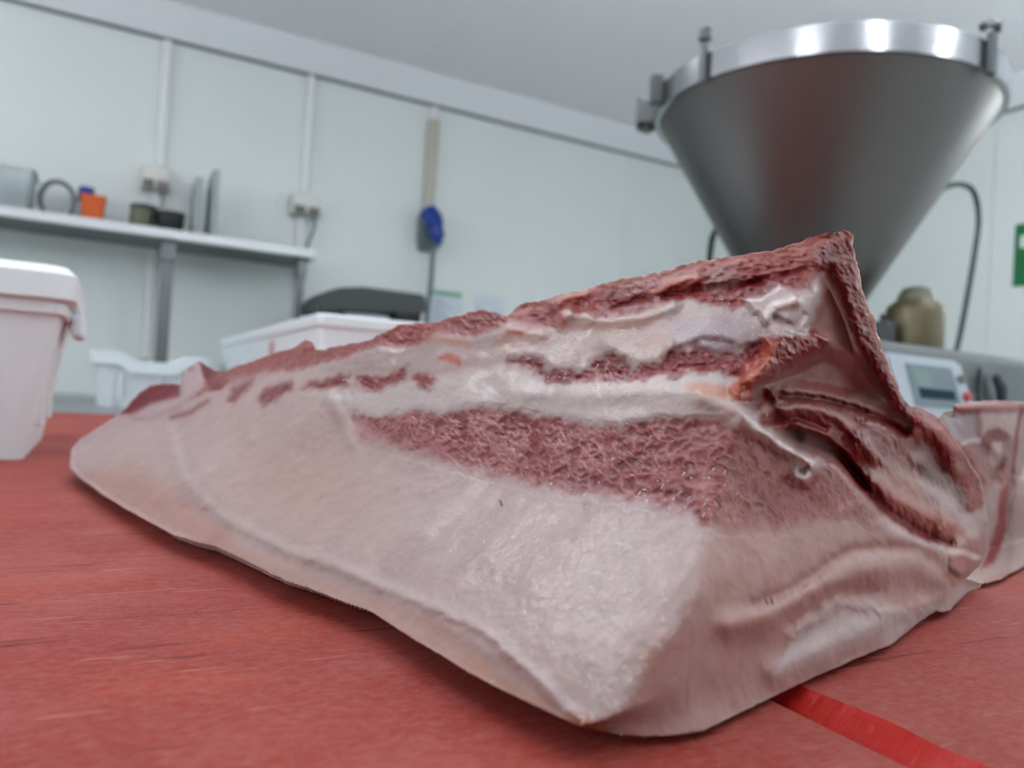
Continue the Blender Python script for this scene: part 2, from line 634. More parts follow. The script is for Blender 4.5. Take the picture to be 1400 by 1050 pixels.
_t, _s = foot(LONG, .010)
_o = np.argsort(_t)
LT, LS = _t[_o], _s[_o]
_t, _s = foot(ENDL, .004)
_o = np.argsort(_s)
ET, ES = _t[_o], _s[_o]


FZ = np.linspace(-.05, .25, 601)
_k2 = np.exp(-np.linspace(-2, 2, 33) ** 2)


def _smooth(v):
    return np.convolve(np.pad(v, 16, mode='edge'), _k2 / _k2.sum(), 'valid')


FH = _smooth(np.interp(FZ, [0, .008, .020, .033, .041, .048, .056, .09], [.001, .0030, -.0005, -.0035, -.0038, -.0014, .0012, 0]))
FQ = _smooth(np.clip(1 - FZ / .09, 0, 1))


def slab_depth(x, y, shift=0.0):
    r = rays(x, y)
    s0, sr = (Ev - PF) @ nl, r @ nl
    t0, tr = (Ev - PF) @ ul, r @ ul
    z0, zr = Ev[2] - TOP, r[:, 2]

    def solve(fn):
        lo = np.full(x.shape, .08)
        hi = np.full(x.shape, 1.6)
        for _ in range(46):
            mid = .5 * (lo + hi)
            g = fn(s0 + sr * mid, t0 + tr * mid, z0 + zr * mid)
            lo = np.where(g < 0, mid, lo)
            hi = np.where(g < 0, hi, mid)
        return .5 * (lo + hi)

    d1 = solve(lambda s, t, z: s - np.interp(t, LT, LS) - np.interp(z, PROF_Z, PROF_S))
    def end_t(s, z):
        ft = np.interp(s, ES, ET)
        ft = ft + (np.where(s < .02, np.minimum(ft, -.0205), ft) - ft) * sstep((z - .003) / .012)
        return ft * np.interp(z, FZ, FQ) + np.interp(z, FZ, FH) * (1 - .65 * sstep((s - .03) / .08))

    d2 = solve(lambda s, t, z: t - shift - end_t(s, z))
    d2 = np.where(x < 500, .05, d2)
    k = .003
    h = np.clip(.5 + .5 * (d1 - d2) / k, 0, 1)
    return d2 * (1 - h) + d1 * h + k * h * (1 - h)


def clamp_ground(d, x, y, zmin=.0025):
    r = rays(x, y)
    z = Ev[2] - TOP + r[:, 2] * d
    dg = np.where(r[:, 2] < -1e-3, (zmin - (Ev[2] - TOP)) / np.minimum(r[:, 2], -1e-3), 9.0)
    return np.where(z < zmin, np.minimum(d, dg), d)


def fbm(P, scale, octaves=4, seed=0.0):
    off = Vector((seed * 7.3, seed * 3.1, seed * 1.7))
    return np.array([mnoise.fractal(Vector(p) * scale + off, 1.0, 2.0, octaves) for p in P])


def worley(P, scale, seed=0.0):
    off = Vector((seed * 5.3, seed * 2.1, seed))
    out = np.empty((len(P), 2))
    for i, p in enumerate(P):
        dd = mnoise.voronoi(Vector(p) * scale + off)[0]
        out[i] = dd[0], dd[1]
    return out


def rough_outline(poly, jag):
    """subdivide the outline and make it a little ragged"""
    out = []
    n = len(poly)
    for i in range(n):
        a, c = poly[i], poly[(i + 1) % n]
        L_ = math.hypot(c[0] - a[0], c[1] - a[1])
        k = max(1, int(L_ / 5))
        for s in range(k):
            f = s / k
            px, py = a[0] + (c[0] - a[0]) * f, a[1] + (c[1] - a[1]) * f
            j = jag(px, py)
            nx, ny = (c[1] - a[1]) / (L_ + 1e-6), -(c[0] - a[0]) / (L_ + 1e-6)
            w = mnoise.noise(Vector((px * .09, py * .09, 1.5))) + .7 * mnoise.noise(Vector((px * .3, py * .3, 4.5)))
            out.append((px + nx * w * j, py + ny * w * j))
    return out


def relief(outline, step, depth_fn, sculpt, paint, thick, name, label, cat, base, parts, detail, Rm=.055):
    xs_, ys_ = [p[0] for p in outline], [p[1] for p in outline]
    gx = np.arange(min(xs_) - step, max(xs_) + 2 * step, step)
    gy = np.arange(min(ys_) - step, max(ys_) + 2 * step, step)
    nx_, ny_ = len(gx), len(gy)
    XX, YY = np.meshgrid(gx, gy)
    cc = pip(outline, (XX[:-1, :-1] + step / 2).ravel(), (YY[:-1, :-1] + step / 2).ravel()).reshape(ny_ - 1, nx_ - 1)
    idx = np.arange(nx_ * ny_).reshape(ny_, nx_)
    quads = np.stack([idx[:-1, :-1][cc], idx[1:, :-1][cc], idx[1:, 1:][cc], idx[:-1, 1:][cc]], 1)
    used, inv = np.unique(quads, return_inverse=True)
    quads = inv.reshape(quads.shape)
    x, y = XX.ravel()[used].copy(), YY.ravel()[used].copy()
    # border vertices
    e = np.concatenate([quads[:, [0, 1]], quads[:, [1, 2]], quads[:, [2, 3]], quads[:, [3, 0]]])
    es = np.sort(e, 1)
    key = es[:, 0].astype(np.int64) * len(x) + es[:, 1]
    u_, cnt = np.unique(key, return_counts=True)
    border_keys = set(u_[cnt == 1].tolist())
    bmask = np.array([k in border_keys for k in key.tolist()])
    bedges = e[bmask]
    isb = np.zeros(len(x), bool)
    isb[bedges.ravel()] = True
    dist, qx, qy = dseg(outline, x, y, True)
    x[isb], y[isb] = qx[isb], qy[isb]
    dist[isb] = 0
    d = depth_fn(x, y)
    r = rays(x, y)
    P0 = Ev + r * d[:, None]
    L0 = P0 - np.array(base)
    # ragged look-up position for paint
    wx = fbm(L0, 160, 4, 1.0) * np.minimum(.3 / d, 1.3)
    wy = fbm(L0, 160, 4, 2.0) * np.minimum(.3 / d, 1.3)
    off = np.zeros(len(x))
    for kind, pts, w, h, jit in sculpt:
        xx, yy = x + wx * jit, y + wy * jit
        mk = poly_mask(pts, w, xx, yy) if kind == 'p' else stroke_mask(pts, w, xx, yy)
        off += mk * h
    col = np.tile(np.array(lin(paint[0])), (len(x), 1))
    ids = np.zeros(len(x), int)
    fld = {k: np.zeros(len(x)) for k in ('marb', 'gran', 'wet')}
    for op in paint[1:]:
        kind, pts, w, c, jit, part, f = op
        xx, yy = x + wx * jit, y + wy * jit
        mk = poly_mask(pts, w, xx, yy) if kind == 'p' else stroke_mask(pts, w, xx, yy)
        if f.get('a') is not None:
            mk = mk * f['a']
        if c is not None:
            col = col * (1 - mk[:, None]) + np.array(lin(c)) * mk[:, None]
            for k in ('marb', 'gran'):
                fld[k] = fld[k] * (1 - mk) + f.get(k, 0.0) * mk
        if 'wet' in f:
            fld['wet'] = fld['wet'] * (1 - mk) + f['wet'] * mk
        if part is not None:
            ids[mk > .5] = parts.index(part)
    col, off = detail(L0, col, off, fld, x, y)
    edge = sstep(dist / (4 * step))
    d = d - off * (.35 + .65 * edge)
    d = clamp_ground(d, x, y)
    P = Ev + r * d[:, None]
    # back and underside
    Dm = dist * d / FPX
    q = 1 - np.clip(Dm / Rm, 0, 1)
    delta = thick(x, y) * np.sqrt(np.maximum(1 - q * q, 0))
    hr = r[:, :2] / np.linalg.norm(r[:, :2], axis=1)[:, None]
    db = depth_fn(x, y)
    Pb = Ev + r * np.maximum(db, d)[:, None]
    Pb[:, :2] += hr * (delta + .004)[:, None]
    Pb[:, 2] = np.maximum(TOP + .0006, Pb[:, 2] - .07 * sstep(delta / .10))
    keep_b = ~isb
    bidx = np.full(len(x), -1)
    bidx[isb] = np.nonzero(isb)[0]
    bidx[keep_b] = len(x) + np.arange(keep_b.sum())
    V = np.concatenate([P, Pb[keep_b]]) - np.array(base)
    qb = bidx[quads][:, ::-1]
    Q = np.concatenate([quads, qb])
    colA = np.concatenate([col, np.tile(np.array(lin(paint[0])), (keep_b.sum(), 1))])
    wetA = np.concatenate([fld['wet'], np.zeros(keep_b.sum())])
    # vertex normals of the whole closed surface
    tri = np.concatenate([Q[:, [0, 1, 2]], Q[:, [0, 2, 3]]])
    fn = np.cross(V[tri[:, 1]] - V[tri[:, 0]], V[tri[:, 2]] - V[tri[:, 0]])
    VN = np.zeros_like(V)
    for k in range(3):
        for a in range(3):
            VN[:, a] += np.bincount(tri[:, k], fn[:, a], len(V))
    # outward: front faces look to the camera
    sgn = np.sign(((Ev - np.array(base) - V[quads[:, 0]]) * np.cross(V[quads[:, 1]] - V[quads[:, 0]], V[quads[:, 3]] - V[quads[:, 0]])).sum())
    if sgn < 0:
        Q = Q[:, ::-1]
        VN = -VN
    VN /= np.maximum(np.linalg.norm(VN, axis=1), 1e-12)[:, None]
    # split faces into parts by the majority id
    fid = np.concatenate([np.max(ids[quads], 1) * (np.min(ids[quads], 1) > 0) , np.zeros(len(qb), int)])
    root = thing(name, label, cat, base)
    for pi, pn in enumerate(parts):
        fsel = Q[fid == pi]
        if len(fsel) == 0:
            continue
        uv_, iv_ = np.unique(fsel, return_inverse=True)
        fq = iv_.reshape(fsel.shape)
        me = bpy.data.meshes.new(pn)
        me.vertices.add(len(uv_))
        me.vertices.foreach_set('co', V[uv_].astype(np.float32).ravel())
        me.loops.add(fq.size)
        me.loops.foreach_set('vertex_index', fq.astype(np.int32).ravel())
        me.polygons.add(len(fq))
        me.polygons.foreach_set('loop_start', np.arange(0, fq.size, 4, dtype=np.int32))
        me.update(calc_edges=True)
        me.validate()
        for p_ in ('use_smooth',):
            me.polygons.foreach_set(p_, np.ones(len(me.polygons), bool))
        ca = me.color_attributes.new('tissue', 'FLOAT_COLOR', 'POINT')
        ca.data.foreach_set('color', np.concatenate([colA[uv_], np.ones((len(uv_), 1))], 1).astype(np.float32).ravel())
        wa = me.attributes.new('wet', 'FLOAT', 'POINT')
        wa.data.foreach_set('value', wetA[uv_].astype(np.float32))
        me.normals_split_custom_set_from_vertices([tuple(v) for v in VN[uv_]])
        me.materials.append(M['meat'])
        o = bpy.data.objects.new(pn, me)
        COL.objects.link(o)
        o.parent = root
        pl = PART_LABEL.get(pn)
        if pl:
            o['label'] = pl
    return root, V[:len(x)], VN[:len(x)], x, y


PART_LABEL = {
    'fat_cap': 'thick smooth white back fat with pale skin edge',
    'marbled_lean': 'red marbled lean strip',
    'fat_seam': 'white fat seam above the marbled lean',
    'lean_seam': 'thin dark red lean patches between white fat and membrane',
    'membrane': 'glossy greyish pink membrane',
    'backbone': 'rough red and pink sawn bone along the top ridge',
    'cartilage': 'bright white lump of cartilage',
    'rib_cavity': 'dark red hollow with folded strips of lean',
    'gristle': 'orange red gristle',
    'glint_beads': 'tiny glossy beads added to give glints',
}

# ------------------------------------------------------------------ the big slab
SLAB = [(95, 640), (97, 615), (110, 600), (150, 575), (168, 562), (190, 538), (205, 527), (225, 524), (246, 526), (250, 508), (262, 499), (272, 494), (282, 499), (293, 507), (305, 507), (330, 499), (350, 492), (385, 480), (405, 474), (418, 464), (428, 470), (432, 478), (445, 478), (480, 469), (510, 463), (530, 452), (545, 445), (560, 443), (580, 442), (600, 440), (640, 427), (660, 424), (678, 427), (692, 430), (706, 420), (720, 412), (740, 412), (760, 405), (790, 398), (830, 387), (850, 382), (880, 376), (910, 370), (930, 362), (965, 356), (980, 352), (1000, 350), (1020, 346), (1030, 344), (1055, 343), (1075, 336), (1100, 328), (1130, 319), (1150, 315), (1160, 316), (1170, 321), (1163, 332), (1167, 341), (1172, 360), (1180, 400), (1190, 428), (1198, 438), (1200, 458), (1212, 490), (1225, 518), (1235, 543), (1245, 556), (1262, 558), (1275, 565), (1292, 580), (1303, 597), (1314, 614), (1326, 632), (1340, 655), (1348, 690), (1352, 725), (1350, 755), (1338, 775), (1322, 790), (1342, 797), (1341, 803), (1323, 811), (1300, 834), (1288, 838), (1280, 836), (1257, 851), (1217, 883), (1190, 893), (1114, 926), (1057, 953), (1000, 981), (960, 1000), (920, 1006), (880, 1007), (840, 1003), (800, 996), (760, 979), (720, 960), (680, 941), (640, 920), (600, 895), (560, 872), (530, 852), (505, 836), (476, 826), (430, 808), (390, 795), (340, 770), (295, 748), (268, 742), (238, 733), (190, 707), (143, 679), (110, 655)]

S_LEAN = [(485, 572), (497, 566), (520, 570), (540, 567), (570, 560), (600, 565), (625, 562), (645, 556), (680, 558), (720, 565), (745, 568), (775, 574), (800, 577), (845, 581), (851, 589), (856, 580), (870, 574), (900, 572), (940, 572), (975, 575), (1000, 582), (1020, 590), (1045, 604), (1062, 614), (1078, 628), (1084, 660), (1108, 662), (1118, 632), (1140, 626), (1152, 640), (1166, 655), (1190, 690), (1200, 712), (1182, 700), (1176, 693), (1165, 690), (1140, 699), (1118, 703), (1100, 708), (1060, 713), (1040, 712), (1000, 708), (978, 710), (966, 713), (945, 700), (925, 690), (890, 681), (850, 675), (800, 672), (770, 667), (740, 660), (700, 650), (660, 640), (620, 628), (590, 618), (560, 610), (530, 600), (505, 588)]
S_SEAM = [(415, 540), (470, 536), (500, 538), (530, 530), (560, 522), (600, 520), (640, 512), (680, 505), (720, 512), (750, 526), (790, 526), (834, 523), (870, 517), (910, 512), (960, 509), (1000, 516), (1016, 530), (1030, 550), (1046, 575), (1066, 595), (1092, 613), (1112, 626), (1117, 640), (1106, 660), (1088, 660), (1082, 640), (1078, 628), (1062, 614), (1045, 604), (1020, 590), (1000, 582), (975, 575), (940, 572), (900, 572), (870, 574), (850, 584), (800, 577), (745, 568), (680, 558), (645, 556), (600, 565), (570, 560), (520, 570), (497, 566), (470, 560), (440, 548)]
MEMB = [(480, 512), (440, 505), (475, 488), (500, 477), (515, 471), (540, 475), (560, 476), (580, 470), (590, 456), (620, 458), (650, 461), (675, 452), (692, 444), (715, 449), (745, 452), (760, 447), (768, 428), (780, 424), (800, 428), (830, 433), (870, 429), (895, 425), (920, 412), (950, 410), (985, 420), (1015, 423), (1036, 430), (1046, 445), (1046, 462), (1005, 480), (980, 480), (953, 473), (941, 487), (932, 475), (911, 484), (902, 495), (879, 502), (863, 508), (858, 496), (840, 482), (825, 486), (806, 498), (800, 508), (751, 507), (735, 491), (700, 490), (660, 497), (630, 500), (600, 512), (565, 508), (520, 506)]
PATCH_A = [(694, 491), (715, 489), (735, 491), (751, 508), (780, 508), (806, 509), (806, 498), (825, 486), (840, 482), (860, 497), (864, 508), (879, 502), (902, 495), (911, 484), (932, 475), (941, 486), (952, 473), (988, 483), (1007, 480), (1043, 467), (1052, 480), (1040, 505), (1030, 515), (1000, 515), (980, 507), (946, 509), (888, 515), (850, 521), (834, 523), (816, 517), (788, 523), (751, 525), (735, 511), (717, 499), (697, 499)]
PATCHES = [
    [(440, 521), (465, 512), (477, 514), (474, 526), (440, 533), (425, 530), (413, 533), (424, 520)],
    [(488, 514), (529, 514), (547, 502), (558, 500), (556, 516), (530, 528), (513, 537), (494, 530)],
    [(566, 512), (577, 509), (598, 519), (586, 532), (575, 529), (562, 521)],
    [(362, 531), (399, 520), (401, 531), (378, 545), (358, 557), (353, 547)],
    [(317, 531), (347, 517), (337, 534), (319, 551), (311, 547)],
]
CREST = [(262, 545), (287, 534), (300, 527), (315, 516), (345, 512), (360, 507), (400, 507), (440, 497), (475, 487), (500, 477), (515, 471), (535, 474), (555, 475), (575, 470), (590, 455), (620, 457), (650, 460), (675, 452), (690, 443), (700, 446), (740, 450), (757, 449), (760, 435), (775, 426), (800, 429), (830, 433), (860, 430), (890, 425), (920, 411), (950, 409), (985, 419), (1015, 423), (1018, 410), (1035, 404), (1050, 397), (1065, 390), (1080, 394), (1100, 394), (1112, 382), (1120, 372), (1132, 368), (1140, 360), (1180, 330), (1165, 300), (1000, 330), (700, 395), (420, 450), (300, 500), (280, 520)]
BONE = [(1130, 350), (1150, 330), (1175, 325), (1180, 400), (1200, 428), (1215, 490), (1245, 555), (1240, 575), (1222, 560), (1205, 530), (1188, 496), (1170, 470), (1157, 430), (1142, 390), (1132, 370)]
WALL_ = [(1120, 372), (1134, 370), (1145, 392), (1157, 430), (1170, 470), (1188, 496), (1205, 530), (1222, 560), (1240, 580), (1215, 570), (1190, 556), (1160, 546), (1120, 536), (1066, 532), (1040, 526), (1066, 510), (1103, 490), (1135, 472), (1132, 458), (1105, 450), (1112, 428), (1122, 400)]
CART = [(1016, 410), (1039, 407), (1048, 400), (1066, 390), (1080, 393), (1091, 402), (1107, 399), (1114, 383), (1123, 398), (1124, 412), (1114, 430), (1104, 456), (1080, 460), (1048, 459), (1048, 446), (1039, 430), (1030, 428)]
LUMP = [(1043, 462), (1060, 459), (1103, 459), (1112, 452), (1132, 460), (1137, 468), (1128, 478), (1103, 492), (1080, 504), (1066, 512), (1045, 524), (1030, 528), (1012, 522), (1018, 510), (1038, 500), (1050, 482)]
ORNG = [(1045, 462), (1062, 470), (1055, 492), (1040, 510), (1052, 514), (1040, 526), (1020, 548), (1000, 546), (998, 530), (1012, 514), (1018, 496), (1040, 485)]
CAVITY = [(1020, 548), (1040, 526), (1066, 534), (1119, 539), (1160, 548), (1197, 559), (1219, 569), (1247, 587), (1268, 610), (1290, 625), (1310, 660), (1326, 700), (1320, 740), (1298, 742), (1246, 723), (1208, 700), (1180, 668), (1160, 640), (1146, 628), (1114, 622), (1091, 611), (1057, 588), (1030, 562)]
HOLE = [(1060, 588), (1082, 588), (1110, 592), (1130, 600), (1152, 620), (1176, 648), (1190, 670), (1172, 662), (1150, 634), (1118, 620), (1091, 612)]

F_RIDGE = [(232, 575), (240, 610), (252, 650), (291, 697), (344, 726), (397, 754), (467, 775), (515, 797), (560, 815), (612, 838), (652, 854), (680, 875), (720, 912), (752, 946), (796, 986)]
CREASE = [(985, 838), (1030, 828), (1080, 806), (1110, 789), (1137, 768), (1167, 752), (1208, 749), (1254, 752), (1277, 767), (1295, 786)]
RAGGED = [(1040, 892), (1080, 868), (1103, 853), (1133, 834), (1153, 822), (1183, 830), (1210, 836), (1240, 840), (1258, 827), (1281, 818)]
GROOVE = [(1150, 628), (1180, 664), (1208, 697), (1246, 723), (1275, 736), (1298, 744)]

SCULPT = [
    # fat face
    ('s', F_RIDGE, 9, .0022, 3), ('s', [(260, 700), (340, 745), (430, 785), (520, 825), (600, 868), (680, 918), (760, 968)], 16, -.002, 0),
    ('p', [(90, 660), (95, 600), (150, 570), (225, 555), (238, 600), (250, 655), (285, 700), (240, 740), (150, 690)], 30, -.012, 0),
    ('s', [(330, 540), (338, 575), (342, 600)], 9, .003, 1), ('s', [(450, 545), (470, 575), (480, 605)], 10, .003, 1),
    ('p', [(340, 600), (460, 580), (560, 680), (520, 780), (380, 720), (300, 660)], 60, -.005, 0),
    # end face fat
    ('s', CREASE[1:], 9, -.003, 2), ('s', [(1000, 855), (1060, 840), (1130, 800), (1180, 778), (1250, 775), (1280, 790)], 20, .006, 0),
    ('s', RAGGED[1:], 8, .002, 6), ('s', [(1060, 920), (1130, 885), (1210, 850), (1260, 830)], 20, .005, 0), ('s', [(1080, 850), (1140, 810), (1200, 810)], 12, -.003, 2),
    ('s', [(1150, 700), (1170, 696), (1200, 720), (1260, 752)], 12, .002, 2),
    # marbled lean slightly hollow, seam of fat proud
    ('p', S_LEAN, 9, -.001, 3), ('p', S_SEAM, 12, .0022, 2), ('s', [(700, 535), (800, 542), (900, 535), (980, 535)], 14, .003, 1),
    ('s', [(960, 545), (1010, 560), (1035, 582), (1060, 602), (1092, 620), (1106, 636)], 13, .004, 1), ('s', [(1092, 620), (1112, 632), (1113, 648), (1100, 657), (1090, 652)], 6, .003, 1),
    ('s', [(1096, 645), (1102, 640)], 4, -.004, 0), ('s', [(1046, 540), (1062, 570), (1090, 596)], 8, -.006, 0),
    # lean patches and membrane
    ('p', PATCH_A, 9, -.0022, 3), ('p', MEMB, 8, .0015, 1),
    ('s', [(762, 440), (785, 430), (835, 437), (880, 433), (920, 418)], 10, .0035, 1), ('s', [(770, 433), (778, 428)], 7, .004, 1),
    ('s', [(930, 470), (955, 456), (985, 455), (1010, 462)], 10, .002, 0), ('s', [(925, 480), (960, 465), (1000, 472)], 6, -.002, 0),
    ('s', [(580, 468), (605, 460), (640, 464), (680, 456), (700, 448), (740, 455)], 10, .003, 1),
    ('s', [(830, 470), (850, 484), (880, 490), (905, 482)], 10, .0015, 1),
    # crest
    ('p', CREST, 6, -.002, 4), ('s', [(760, 420), (775, 405), (800, 400)], 8, .005, 2), ('s', [(895, 405), (915, 388), (950, 380)], 8, .005, 2),
    ('s', [(840, 420), (900, 405), (960, 395), (1040, 385)], 5, -.004, 2), ('s', [(1000, 395), (1060, 378), (1100, 368)], 4, -.003, 2),
    ('s', [(410, 480), (425, 470)], 8, .006, 2),
    # cartilage, chunk end
    ('p', CART, 6, .006, 2), ('s', [(1045, 440), (1060, 420), (1090, 412)], 6, .003, 1), ('s', [(1062, 435), (1085, 447), (1100, 430)], 4, -.003, 1),
    ('p', WALL_, 14, -.014, 0), ('p', [(1080, 500), (1130, 480), (1180, 505), (1210, 545), (1160, 545), (1100, 530), (1050, 522)], 16, -.010, 0),
    ('s', [(1125, 375), (1140, 405), (1155, 440), (1168, 480)], 4, .004, 0),
    ('p', LUMP, 5, .006, 3), ('p', ORNG, 5, .003, 3), ('s', [(1108, 453), (1134, 466)], 4, .004, 0),
    # cavity and folds
    ('p', CAVITY, 16, -.013, 2), ('p', HOLE, 6, -.012, 1),
    ('s', [(1046, 560), (1100, 556), (1142, 568), (1170, 590), (1200, 625)], 8, .005, 3),
    ('s', [(1045, 575), (1091, 571), (1128, 587)], 5, -.004, 1), ('s', [(1066, 540), (1119, 545), (1160, 555), (1200, 570), (1240, 590)], 5, -.007, 1),
    ('s', [(1190, 580), (1235, 605), (1270, 640), (1300, 690)], 16, .008, 5), ('s', [(1180, 610), (1230, 650), (1280, 685), (1320, 740)], 16, .009, 5),
    ('s', [(1195, 660), (1240, 690), (1290, 720)], 16, .010, 4),
    ('s', GROOVE, 8, -.008, 3), ('s', [(1250, 590), (1280, 600), (1305, 640)], 12, .006, 2),
    ('p', [(1300, 755), (1320, 755), (1340, 765), (1330, 785), (1312, 788), (1300, 778)], 6, .010, 1),
    ('s', [(1258, 575), (1285, 590), (1305, 615)], 9, .006, 0), ('s', [(1262, 600), (1280, 612), (1292, 640)], 7, -.005, 1),
    # left end flap
    ('p', [(248, 515), (251, 504), (271, 493), (280, 530), (248, 554), (200, 574), (180, 570), (207, 552), (246, 541)], 5, .008, 1),
    ('p', [(160, 565), (205, 520), (248, 520), (250, 541), (219, 550), (180, 566)], 5, -.004, 1),
]
FAT = (231, 211, 208)
